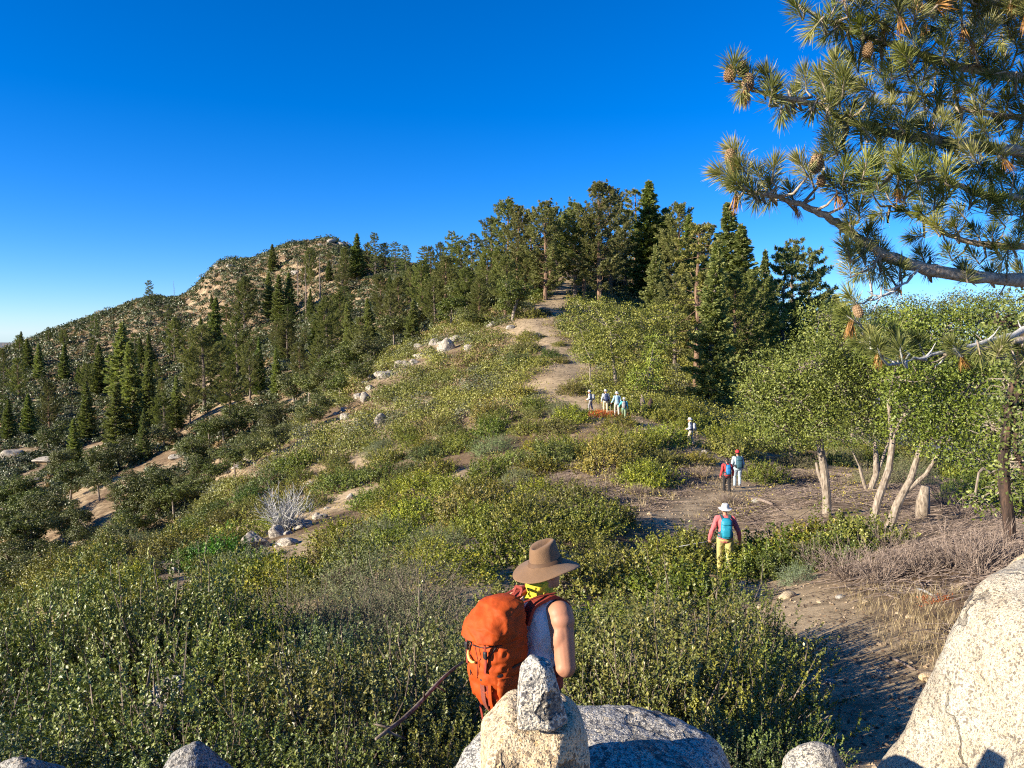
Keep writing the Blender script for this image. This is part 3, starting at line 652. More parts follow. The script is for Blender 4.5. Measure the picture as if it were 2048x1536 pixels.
    if kind == 'scraggly':
        for q in range(14):
            zq = r.uniform(.12, .6) * h; a = r.uniform(0, 6.28); hd = np.array([math.cos(a), math.sin(a), 0]); L = r.uniform(1, 2.4); b0 = at(zq)
            tr.tube([b0, b0 + hd * L * .5 + np.array([0, 0, .1]), b0 + hd * L + np.array([0, 0, -.35 * L])], [.035, .02, .008], 4, 0, cap=False)
    if kind != 'snag':
        c = at(h)[None] + np.c_[r.normal(size=(40, 2)) * .06, -r.random(40) * 1.0]
        cr.leaves(c, unit(40, r) * .6 + np.array([0, 0, .8]), unit(40, r), .35, .08, 0)
    tm = tr.mesh('trunk', MAT[bark])
    return (tm, cr.mesh('crown', MAT['needle']) if kind != 'snag' else None)
CON = {}
def make_conifer_kinds():
    CON['pine'] = [conifer_parts(600 + i, 'pine', 'pinebark' if i % 2 else 'greybark') for i in range(4)]
    CON['fir'] = [conifer_parts(620 + i, 'fir') for i in range(3)]
    CON['scraggly'] = [conifer_parts(630 + i, 'scraggly', 'pinebark') for i in range(2)]
    CON['young'] = [conifer_parts(640 + i, 'young') for i in range(2)]
    CON['flat'] = [conifer_parts(650 + i, 'flat') for i in range(2)]
    CON['lean'] = [conifer_parts(655, 'fir', lean=.8)]
    CON['snag'] = [conifer_parts(660 + i, 'snag', 'litter') for i in range(2)]
CATN = {'pine': ('pine_tree', 'pine tree'), 'fir': ('fir_tree', 'fir tree'), 'lean': ('fir_tree', 'fir tree'), 'scraggly': ('pine_tree', 'pine tree'), 'young': ('fir_tree', 'fir tree'), 'flat': ('cedar_tree', 'cedar tree'), 'snag': ('dead_tree', 'dead tree')}
def make_conifer(kind, loc, height, i=None, rz=None, width=1.0, col=(1, 1, 1), label='', group=None):
    ms = CON[kind]; k = int(rng.integers(len(ms))) if i is None else i % len(ms)
    t, c = ms[k]; s = height / 15.0
    e = empty(CATN[kind][0], loc, rng.uniform(0, 6.28) if rz is None else rz); e.scale = (s * width, s * width, s)
    o = link('trunk', t, e)
    if c is not None:
        o = link('crown', c, e); o.color = (*col, 1)
    return tag(e, label, CATN[kind][1], group)

# ------------------------------------------------------------------ oaks
def oak_parts(seed, stems, blobs, leafL=.085, leafW=.05, dens=1.0, bark='oakbark', clus=.3, per=13, twigs=60):
    """stems: list of polylines [(x,y,z,r)...]; blobs: ellipsoids (x,y,z,rx,ry,rz)"""
    r = np.random.default_rng(seed); tr = MB(); cr = MB()
    tips = []
    for st in stems:
        st = np.array(st, float); tr.tube(st[:, :3], st[:, 3], 10, 0); tips.append(st[-1])
        tips.append(st[-2])
    for b in blobs:
        b = np.array(b, float); c0 = b[:3]; rr = b[3:]
        t0 = min(tips, key=lambda t: np.linalg.norm(t[:3] - c0 + np.array([0, 0, rr[2] * .5])))
        mid = (t0[:3] + c0) / 2 + unit(1, r)[0] * .25
        tr.tube([t0[:3], mid, c0], [max(.03, t0[3] * .7), max(.025, t0[3] * .5), .025], 6, 0, cap=False)
        area = (rr[0] * rr[1] + rr[0] * rr[2] + rr[1] * rr[2]) / 3 * 12.57
        n = int(area * 6.5 * dens)
        d = unit(n, r); s = r.uniform(0, 50)
        k = 1 + .45 * fbm(d[:, 0] * 2.3 + s, d[:, 1] * 2.3, d[:, 2] * 2.3, 3, 3)
        tt = .45 + .55 * r.random(n) ** .55
        cc = c0 + d * rr * (k * tt)[:, None]
        shade = r.random(n)
        N_ = n * per
        ce = np.repeat(cc, per, 0) + r.normal(size=(N_, 3)) * clus * .42 * np.array([1, 1, .6])
        ax = unit(N_, r); nr = np.repeat(d, per, 0) * .9 + np.array([0, 0, .35]) + unit(N_, r) * .6
        cr.leaves(ce, ax, nr, leafL * r.uniform(.7, 1.25, N_), leafW * r.uniform(.7, 1.2, N_), 0, np.clip(np.repeat(shade, per) * .5 + r.random(N_) * .5, 0, 1), fold=.12)
        for q in range(int(twigs * area / 90) + 3):
            j = r.integers(n); e = cc[j]; m = (c0 + e) / 2 + unit(1, r)[0] * .3 * rr.mean(); c0 = b[:3] + unit(1, r)[0] * rr * .35
            tr.tube([c0, m, e], [.022, .014, .005], 4, 0, cap=False)
    return tr.mesh('trunk', MAT[bark]), cr.mesh('crown', MAT['oakleaf'])
OAK = {}
def make_oak_kinds():
    for i in range(4):
        r = np.random.default_rng(700 + i)
        st = []
        for k in range(1 + i % 3):
            a = r.uniform(0, 6.28); l = r.uniform(.1, .5)
            st.append([(0, 0, -.3, .16), (.15 * math.cos(a), .15 * math.sin(a), .8, .13), (l * math.cos(a), l * math.sin(a), 1.9, .10), (1.5 * l * math.cos(a), 1.5 * l * math.sin(a), 2.8, .06)])
        bl = []
        for k in range(8):
            a = k * 2.4 + r.random(); q = r.uniform(.5, 1.5)
            bl.append((q * math.cos(a), q * math.sin(a), r.uniform(1.5, 4.1), r.uniform(.8, 1.25), r.uniform(.8, 1.25), r.uniform(.7, 1.0)))
        OAK[i] = oak_parts(700 + i, st, bl, .17, .11, .95, twigs=14, per=11)
def place_oak(parts, loc, s=1.0, rz=0.0, col=(1, 1, 1), label='', group=None, name='oak_tree', cat='oak tree', w=1.0):
    e = empty(name, loc, rz); e.scale = (s * w, s * w, s)
    link('trunk', parts[0], e); o = link('crown', parts[1], e); o.color = (*col, 1)
    return tag(e, label, cat, group)
# ------------------------------------------------------------------ placing: helpers
def seen(x, y, z):
    """whether the point can be seen over the ground from about the eye"""
    ok = np.ones(len(x), bool)
    for t in np.linspace(.04, .97, 46):
        ok &= HF(x * t, y * t) < z * t + .6
    return ok
GREENS = {'yellow-green leafy shrub': (1.35, 1.25, .8), 'mid-green leafy shrub': (1.1, 1.1, .9), 'dark green leafy shrub': (.70, .82, .8), 'olive leafy shrub': (1.15, 1.06, .85)}
CLEAR += [(1425, 1000, 1490, 1122, 18.2), (1440, 910, 1500, 988, 32), (1366, 830, 1404, 888, 43.3), (1168, 776, 1200, 806, 56), (1200, 770, 1265, 828, 53),
          (1270, 1010, 1400, 1060, 26), (1130, 846, 1300, 868, 49), (1050, 742, 1140, 785, 67), (1110, 718, 1190, 755, 74), (1060, 640, 1150, 680, 96), (1290, 955, 1420, 1000, 30), (1500, 940, 1650, 1000, 29), (525, 985, 612, 1052, 39), (620, 812, 700, 846, 85), (705, 772, 745, 812, 90), (745, 735, 800, 768, 96), (800, 712, 850, 734, 103), (440, 925, 520, 955, 118), (560, 880, 600, 905, 126), (1400, 935, 1440, 1000, 33)]
def blocks(x, y, z, w, h):
    """whether a bush there would stand in front of something the photograph shows in the open"""
    x, y, z, w, h = [np.atleast_1d(np.asarray(q, float)) for q in np.broadcast_arrays(x, y, z, w, h)]
    u, v1, f = project(np.stack([x, y, z], -1)); v0 = project(np.stack([x, y, z + h], -1))[1]; du = w * F / f
    bad = np.zeros(len(x), bool)
    for a, b, c, d, Y in CLEAR: bad |= (y < Y + .3) & (u + du > a) & (u - du < c) & (v1 > b) & (v0 < d)
    return bad
def build_shrubs():
    items = []
    def put(kind, x, y, s, hs, desc, sink=.12, i=None):
        z = h1(x, y); c = GREENS.get(desc, (1.1, 1.15, .85))
        j = rng.uniform(.9, 1.1, 3); c = tuple(np.array(c) * j)
        o = make_shrub(kind, (x, y, z), (s, s * rng.uniform(.9, 1.1), s * hs), rng.uniform(0, 6.28), c, 'shrub', group='shrubs covering the ridge slope', i=i, sink=sink)
        items.append((o, desc, (x, y)))
    Y, M_, D, O = 'yellow-green leafy shrub', 'mid-green leafy shrub', 'dark green leafy shrub', 'olive leafy shrub'
    near = [(-4.9, 5.9, 1.05, 1.1, O), (-3.7, 5.5, 1.0, 1.05, Y), (-2.5, 5.3, .98, 1.15, M_), (-1.45, 5.5, .92, 1.3, Y), (-.75, 6.1, .95, 1.25, M_), (-1.7, 7.0, .95, 1.2, O), (-.7, 7.7, 1.0, 1.1, O),
            (-.95, 4.15, .62, 1.15, M_), (-1.75, 4.35, .66, 1.0, O), (-2.75, 4.15, .72, .9, M_), (-3.6, 4.5, .72, .95, D), (-.45, 4.9, .55, 1.1, Y), (-.35, 3.6, .42, 1.0, D),
            (1.0, 5.75, .85, 1.25, M_), (1.72, 5.95, .72, 1.2, Y), (2.0, 6.7, .75, 1.2, M_), (1.3, 7.0, 1.0, 1.2, Y), (.4, 6.9, .9, 1.2, O), (2.35, 7.9, .8, 1.15, O), (1.5, 8.3, 1.05, 1.15, M_), (.5, 8.6, 1.1, 1.1, Y), (1.35, 4.7, .5, .9, D), (1.75, 4.95, .45, 1.15, M_), (2.9, 9.3, .8, 1.1, Y)]
    for x, y, s, hs, d in near: put('near', x, y, s, hs, d)
    for x, y, s, hs, d in [(-8.9, 10.9, 1.4, 1.4, D), (-7.6, 10.4, 1.35, 1.45, D), (-6.3, 10.5, 1.4, 1.5, O), (-5.1, 10.8, 1.35, 1.45, M_), (-4.4, 11.3, 1.1, 1.35, O), (-3.6, 10.0, 1.0, 1.2, Y), (-2.2, 9.3, 1.0, 1.05, D)]: put('near', x, y, s, hs, d)
    for x, y, s in [(-2.8, 12.2, 1.2), (-1.5, 11.5, 1.1), (-.5, 10.2, 1.0), (-3.9, 13.3, 1.2), (-1.9, 13.6, 1.2)]: put('nearsage', x, y, s, 1.0, 'grey-green twiggy shrub')
    pts = [(q[2][0], q[2][1], 1.7) for q in items]
    # the bank of bushes beside the white-hatted walker, and the round mound beyond
    for u, v, y, s, d in [(1345, 1100, 19.5, 1.0, Y), (1395, 1085, 20.5, 1.0, O), (1530, 1085, 18.5, 1.05, Y), (1585, 1090, 18.2, 1.1, M_), (1640, 1085, 18.3, 1.1, Y), (1690, 1095, 17.8, 1.1, O), (1735, 1105, 17.2, 1.0, M_), (1570, 1100, 17.2, .8, D), (1640, 1105, 17.0, .8, D), (1700, 1110, 16.8, .75, D), (1375, 1170, 14.2, 1.0, M_), (1330, 1150, 15.8, 1.1, Y)]:
        p = P(u, v, y); put('mid', p[0], p[1], s, .95, d); pts.append((p[0], p[1], 1.6))
    k = 0
    for t in range(24000):
        y = 8.5 + (60 - 8.5) * rng.random() ** .8; x = rng.uniform(-.80, .74) * y
        if y < 13 and x < -.2 * y and x > -.9 * y and y < 11.5: continue
        td = float(trail_d([x], [y])[0])
        if td < (1.75 if y < 34 else 1.45): continue
        tx = np.interp(y, TRAIL[:, 1], TRAIL[:, 0]) if y < 33 else 99
        sp = 1.75 if y < 26 else 2.15
        r1 = rng.random(); dry = sage = False
        u, v, _ = project((x, y, h1(x, y)))
        sparse = float(fbm(x / 2.6 + 31, y / 2.6, seed=79, octs=2))
        if y < 29 and x > tx - .3: continue
        if 1090 < u < 1500 and 925 < v < 1065:
            if sparse < .16: continue
        if u > 1470 and v < 1075 and sparse < .24: continue
        if x < -24 and y > 30: continue
        n1 = float(fbm(x / 6, y / 6, seed=71, octs=2)); n2 = float(fbm(x / 3.3 + 9, y / 3.3, seed=72, octs=2))
        if blocks(x, y, h1(x, y), .75, .75)[0]: continue
        streak = float(fbm((x * .94 + y * .34) / 2.2, (y * .94 - x * .34) / 9, seed=75, octs=2))
        if streak > .34 and u < 1000 and y > 24: continue
        ok = all((x - a) ** 2 + (y - b) ** 2 > (sp * .5 + c * .5) ** 2 for a, b, c in pts)
        if not ok: continue
        if not seen(np.array([x]), np.array([y]), np.array([h1(x, y) + 1.2]))[0]: continue
        mound = (1080 < u < 1420 and 830 < v < 950)
        if mound: d = Y if rng.random() < .7 else M_
        elif n2 > .38: d = 'grey-green twiggy shrub'
        elif n1 > .22: d = Y
        elif n1 < -.25: d = D
        else: d = O if rng.random() < .5 else M_
        if 560 < u < 900 and 1130 < v < 1240 and rng.random() < .5: d = 'grey-green twiggy shrub'
        sc = rng.uniform(.70, 1.2) * (sp / 1.75)
        if d == 'grey-green twiggy shrub': put('midsage', x, y, sc, rng.uniform(.8, 1.1), d)
        else: put('mid', x, y, sc, rng.uniform(.8, 1.15), d)
        pts.append((x, y, sp)); k += 1
        if len(items) > 262: break
    for u, v, s, d in [(1065, 634, 1.7, M_), (1085, 630, 1.3, D), (1100, 712, 1.1, D), (1072, 726, 1.0, O), (1122, 724, .9, M_), (1040, 795, 1.5, Y), (1145, 785, 1.2, Y), (1118, 690, .7, O), (1165, 702, 1.3, M_), (1185, 722, 1.4, D), (1052, 705, 1.8, M_), (1042, 730, 1.7, D), (1060, 680, 1.5, O), (1150, 660, 1.3, Y), (1140, 640, 1.2, M_), (1075, 595, 1.8, D)]:
        g = G(u, v); put('mid', g[0], g[1], s, .9, d)
    for u, v, s in [(1120, 970, .8), (1180, 985, .8), (1400, 955, .8), (1340, 960, .7), (1280, 990, .7), (700, 1185, .8), (1540, 950, .9), (1620, 960, .8), (1460, 1010, .6)]:
        g = G(u, v); put('middry', g[0], g[1], s, 1.0, 'dry brown brush clump', sink=.02)
    marks = [('the brown-hatted walker', (.15, 4.4)), ('the white-hatted walker in red', (5.3, 18.4)), ('the walking pair', (9.6, 32.5)), ('the lone walker', (10.3, 43.6)), ('the silver dead shrub', (-11.1, 38)), ('the split boulder', (-12.4, 36)), ('the leaning oak stems', (10.5, 22)), ('the huge pale boulder', (2.6, 3.1)),
             ('the lower left boulder', (-2.3, 3.6)), ('the half-buried grey boulder', (-1.4, 3.3)), ('the lone white stone', G(622, 970)[:2]), ('the upright pale rock', G(762, 845)[:2]), ('the four far walkers', (7, 54)), ('the small white boulder', G(345, 1145)[:2]), ('the path bend', (5.3, 26)), ('the flat pale slope rock', G(700, 972)[:2]), ('the flat outcrop', G(500, 920)[:2])]
    label_by_landmark(items, marks)
    print('shrubs', len(items))
    # the silver dead shrub, the bright green bush, the blue-green sprig and the red brush
    g = G(570, 1064); m = brush_parts(560, 80, 2.3, 1.2, 'deadtwig', .019, 5, .85)
    tag(link('dead_shrub', m, loc=(g[0], g[1], g[2] - .1)), 'silver leafless dead shrub standing among the pale slope boulders', 'dead shrub')
    g = G(440, 1130); f, t = SHRUB['mid'][0]; e = make_shrub('mid', tuple(g), (1.15, 1.15, 1.3), 1.0, (.55, 1.15, .55), 'bright emerald green bush just below the split boulder', 'bush', i=0)
    g = G(1597, 1165); make_shrub('midsage', tuple(g), (.36, .36, .6), .4, (.9, 1.15, 1.05), 'small blue-green sprig at the near path edge', 'plant', i=0)
    for u, v, s, L in [(1200, 830, .9, 'rust red dry brush between the far walkers'), (1230, 832, .8, 'red-brown brush in front of the far teal shirt'), (1890, 1200, .25, 'small rust red twig among grey brush')]:
        g = G(u, v); e = make_shrub('mid', tuple(g), (s, s, s * .55), rng.uniform(0, 6), (2.9, .75, .7), L, 'brush', i=1)
    for u, v, h, n, L in [(1640, 1140, .75, 60, 'dense dry twig bush beside the blue-green sprig'), (1700, 1160, .8, 70, 'grey dry twig bush below the leaning oak stems'), (1760, 1165, .75, 70, 'brown-grey dry twig bush in the middle of the brush'), (1830, 1150, .7, 70, 'dry twig bush between leaning oak and burnt trunk'), (1900, 1140, .8, 70, 'dry twig bush left of the burnt trunk'), (1960, 1150, .8, 60, 'dry twig bush above the huge boulder'),
                          (2010, 1130, .8, 60, 'dry twig bush at the right edge by the burnt trunk'), (1780, 1100, .6, 50, 'low dry twig bush right of the leaning oak stems'), (1930, 1040, .9, 50, 'pale dry twig bush behind the burnt trunk'), (1890, 1010, 1.2, 60, 'tall pale twig bush beside the broken trunk')]:
        g = G(u, v); m = brush_parts(int(u), n, h, 1.0, 'litter', .007, 4, 1.3)
        tag(link('dry_bush', m, loc=(g[0], g[1], g[2] - .03)), L, 'dry bush', 'dry twig bushes below the oaks')
    # the bare stick beside the pack
    a, b = P(925, 1325, 4.75), P(752, 1482, 3.75)
    st = MB(); pts = [a + (b - a) * t + np.array([0, 0, .015 * math.sin(t * 7)]) for t in np.linspace(0, 1, 9)]
    st.tube(pts, [.008, .009, .010, .012, .011, .012, .011, .011, .008], 8, 0)
    for t, d in [(.5, (.0, -.03, .05)), (.86, (-.09, 0, .02)), (.9, (.1, .0, -.04)), (.35, (.05, .05, -.06))]: q = a + (b - a) * t; st.tube([q, q + np.array(d)], [.009, .003], 5, 0)
    tag(link('dead_stick', st.mesh('stick', MAT['twig'], True)), 'long bare dead stick slanting down left of the orange pack', 'stick')
    # the fine undergrowth and the litter nobody could count
    tw = MB(); n = 0
    for t in range(60000):
        y = 7 + 36 * rng.random(); x = rng.uniform(-.1, .75) * y
        u, v, _ = project((x, y, -.27 * y)); td = float(np.abs(x - np.interp(y, TRAIL[:18, 1], TRAIL[:18, 0])))
        tx = np.interp(y, TRAIL[:18, 1], TRAIL[:18, 0])
        if y < 26 and (x < tx + .9 or (y < 11 and x < tx + 1.5)): continue
        if y >= 26 and x < 1: continue
        if float(trail_d([x], [y])[0]) < 1.15: continue
        if fbm(x / 1.6, y / 1.6, seed=88, octs=2) < -.2: continue
        L = rng.uniform(.15, .9) * (1 + y / 60); a = rng.uniform(0, 6.28); d = np.array([math.cos(a), math.sin(a) * .7, 0]) * L
        p0 = np.array([x, y, 0]); p1 = p0 + d * .5; p2 = p0 + d
        hz = H(np.array([p0[0], p1[0], p2[0]]), np.array([p0[1], p1[1], p2[1]])) if n % 1 == 0 else 0
        p0[2] = hz[0] + .01; p1[2] = hz[1] + rng.uniform(.02, .12); p2[2] = hz[2] + rng.uniform(.0, .22)
        th = rng.uniform(.003, .008) * (1 + y / 30)
        tw.tube([p0, p1, p2], [th, th * .8, th * .4], 3, 0, cap=False); n += 1
        if n > 9000: break
    tag(link('fallen_twigs', tw.mesh('fallen_twigs', MAT['litter'])), 'grey-brown fallen twigs and brush carpeting the ground under the oaks', 'twigs', kind='stuff')
    gr = MB(); c = []
    for t in range(6000):
        u, v = rng.uniform(1560, 1930), rng.uniform(1180, 1360)
        if (u - 1560) / 370 + (1360 - v) / 180 < .9 + .25 * rng.normal(): continue
        c.append((u, v))
        if len(c) > 200: break
    for u, v in c:
        g = G(u, v)
        if trail_d([g[0]], [g[1]])[0] < .75: continue
        k = 12; cc = np.c_[g[0] + rng.normal(size=k) * .07, g[1] + rng.normal(size=k) * .07, np.full(k, g[2])]
        ax = np.array([0, 0, 1.0]) + rng.normal(size=(k, 3)) * .35; L = rng.uniform(.07, .24, k); ax /= np.linalg.norm(ax, axis=1)[:, None]
        gr.leaves(cc + ax * L[:, None] * .48, ax, unit(k), L, .0055, 0)
    for t in range(220):
        y = rng.uniform(24, 62); x = rng.uniform(.02, .3) * y
        if trail_d([x], [y])[0] < .8: continue
        z = h1(x, y); k = 26; cc = np.c_[x + rng.normal(size=k) * .2, y + rng.normal(size=k) * .2, np.full(k, z)]
        ax = np.array([0, 0, 1.0]) + rng.normal(size=(k, 3)) * .5; L = rng.uniform(.12, .4, k); ax /= np.linalg.norm(ax, axis=1)[:, None]
        gr.leaves(cc + ax * L[:, None] * .48, ax, unit(k), L, .02, 0)
    o = tag(link('dry_grass', gr.mesh('dry_grass', MAT['drygrass'])), 'dry straw-coloured grass tufts beside the footpath', 'grass', kind='stuff')
    # loose stones and gravel on the worn ground
    gv = MB(); ov = np.array([(1, 0, 0), (-1, 0, 0), (0, 1, 0), (0, -1, 0), (0, 0, 1), (0, 0, -1)], float); of = np.array([(0, 2, 4), (2, 1, 4), (1, 3, 4), (3, 0, 4), (2, 0, 5), (1, 2, 5), (3, 1, 5), (0, 3, 5)])
    n = 15000; yy = 3.2 + 150 * rng.random(n) ** 1.9; xx = np.interp(yy, TRAIL[:, 1], TRAIL[:, 0]) + rng.normal(size=n) * (1.0 + .02 * yy)
    td = trail_d(xx, yy); ok = (td < 1.7) & ((td > .55) | (rng.random(n) < .4)); xx = xx[ok]; yy = yy[ok]; zz = HF(xx, yy)
    for i in range(len(xx)):
        q = (.006 + .022 * rng.random() ** 4) * (1 + yy[i] / 22) * (1.0 if yy[i] < 30 else .9); w = ov * np.array([q * rng.uniform(.7, 1.3), q * rng.uniform(.7, 1.3), q * .6]) + rng.normal(size=(6, 3)) * q * .18
        gv.add(w + np.array([xx[i], yy[i], zz[i] + q * .2]), of, 0, rng.random())
    tag(link('gravel', gv.mesh('gravel', MAT['pebble'])), 'loose gravel and small stones on the worn footpath', 'gravel', kind='stuff')
    ll = MB(); n = 16000; yy = 3 + 40 * rng.random(n) ** 1.6; xx = np.interp(yy, TRAIL[:, 1], TRAIL[:, 0]) + rng.normal(size=n) * (1.5 + .05 * yy); ok = (fbm(xx / .7, yy / .7, seed=61, octs=3) > .0); xx = xx[ok]; yy = yy[ok]; k = len(xx)
    sz = (.012 + .02 * rng.random(k)) * (1 + yy / 30); nn = unit(k) * .45 + np.array([0, 0, 1.0]); ax = np.c_[rng.normal(size=(k, 2)), rng.normal(size=k) * .2]
    ll.leaves(np.c_[xx, yy, HF(xx, yy) + .008 + .01 * rng.random(k)], ax, nn, sz * 1.6, sz, 0)
    tag(link('leaf_litter', ll.mesh('leaf_litter', leafmat('fallen_leaf', (.05, .03, .018), (.14, .085, .045), (.27, .18, .09), trans=.0, rough=.8, jit=.1))), 'small brown fallen leaves lying on and beside the footpath', 'leaf litter', kind='stuff')
    # low leafy sprigs among the litter
    lf = MB()
    for t in range(1500):
        y = rng.uniform(9, 60) if t < 900 else rng.uniform(60, 140); x = rng.uniform(-.35, .5) * y if t < 900 else np.interp(y, TRAIL[:, 1], TRAIL[:, 0]) + rng.normal() * 4; td = float(trail_d([x], [y])[0])
        if td < (1.2 if y < 50 else .45 + .5 * rng.random()): continue
        if y < 26 and x > np.interp(y, TRAIL[:, 1], TRAIL[:, 0]) and rng.random() < .75: continue
        z = h1(x, y); k = 26; cc = np.array([x, y, z]) + rng.normal(size=(k, 3)) * np.array([.25, .25, .08]) + np.array([0, 0, .12])
        lf.leaves(cc, unit(k), unit(k) + np.array([0, 0, 1]), .035 + y * .001, .02 + y * .0006, 0)
    o = tag(link('undergrowth_leaves', lf.mesh('undergrowth', MAT['leaf'])), 'low green sprigs scattered over the ground between the shrubs', 'undergrowth', kind='stuff'); o.color = (1.5, 1.25, .7, 1)
def build_chaparral():
    """the brush of the far slopes, which reads as one mass"""
    mb = {'leaf': MB(), 'dark': MB(), 'sage': MB(), 'twig': MB()}
    n = 150000
    r = 54 * (560 / 54) ** rng.random(n); az = rng.uniform(-.66, .62, n)
    x = r * np.sin(az); y = r * np.cos(az)
    # keep about one bush per few square metres: area per candidate grows with r^2
    z = HF(x, y)
    m1 = fbm(x / 14, y / 14, seed=91, octs=3); m2 = fbm((x * .9 + y * .4) / 5, (y * .9 - x * .4) / 18, seed=92, octs=3)
    keep = (m1 * .5 + m2 * .75 < np.where(r < 190, .14, .15)) | ((r < 130) & (x > -25) & (m2 < .5))
    td = trail_d(x, y); keep &= td > 1.25 + .35 * rng.random(n)
    keep &= ~((r < 60) & (x > -24))
    keep |= (r > 270) & (m1 * .5 + m2 * .75 < .8)
    keep &= ~blocks(x, y, z, .7, .7)
    keep &= seen(x, y, z + 2.5)
    u, v, _ = project(np.stack([x, y, z], -1)); keep &= (u > -120) & (u < 2150)
    keep &= ~((u > 1290) & (v > 640) & (r < 110) & (rng.random(n) < .7))
    keep &= ~((v < 505) & (u > 590) & (u < 700)& (rng.random(n) < .5))
    idx = np.nonzero(keep)[0]
    # thin out to the wanted spacing with a hash grid that grows with distance
    got = {}; sel = []
    for i in idx:
        bd = int(math.log(r[i]) * 5); s = 1.3 + math.exp(bd / 5) / 185
        key = (bd, int(x[i] // s), int(y[i] // s))
        if key in got: continue
        got[key] = 1; sel.append(i)
    print('chaparral bushes', len(sel))
    for i in sel:
        R_ = rng.uniform(.7, 1.4) * (1 + r[i] / 330) * (1.2 if r[i] < 120 else 1); k = int(np.clip(26000 / r[i], 54, 330)); cs = (.12 if r[i] > 135 else .065) + r[i] * (.0018 if r[i] > 135 else .0014)
        if rng.random() < .12: R_ *= 1.5; k = int(k * 1.6)
        d = unit(k); d[:, 2] = np.abs(d[:, 2]) * 1.0 - .08
        tt = .6 + .4 * rng.random(k); kk = 1 + .35 * vnoise(d[:, 0] * 2 + i, d[:, 1] * 2, d[:, 2] * 2, 5)
        c = np.array([x[i], y[i], z[i]]) + d * (tt * kk)[:, None] * np.array([R_, R_, R_ * rng.uniform(.6, .85)])
        tone = .5 * vnoise(np.array([x[i] / 9]), np.array([y[i] / 9]), None, 44)[0] + .5
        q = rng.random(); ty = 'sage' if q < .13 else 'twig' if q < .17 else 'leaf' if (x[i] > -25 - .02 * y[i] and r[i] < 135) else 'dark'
        mb[ty].leaves(c, unit(k), d * 1.1 + unit(k) * .45 + np.array([0, 0, .15]), cs * rng.uniform(.7, 1.3, k), cs * .62, 0, np.clip(tone * .55 + .3 * rng.random() + .16 * rng.random(k) - .02, 0, 1))
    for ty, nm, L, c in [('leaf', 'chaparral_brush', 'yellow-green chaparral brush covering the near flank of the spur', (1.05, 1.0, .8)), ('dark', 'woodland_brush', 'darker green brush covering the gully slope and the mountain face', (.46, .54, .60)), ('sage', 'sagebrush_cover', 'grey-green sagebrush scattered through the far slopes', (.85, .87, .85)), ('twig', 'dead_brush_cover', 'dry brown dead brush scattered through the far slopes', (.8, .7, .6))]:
        o = tag(link(nm, mb[ty].mesh(nm, MAT['drygrass' if ty == 'twig' else 'leaf' if ty == 'dark' else ty])), L, 'brush', kind='stuff'); o.color = (*c, 1)
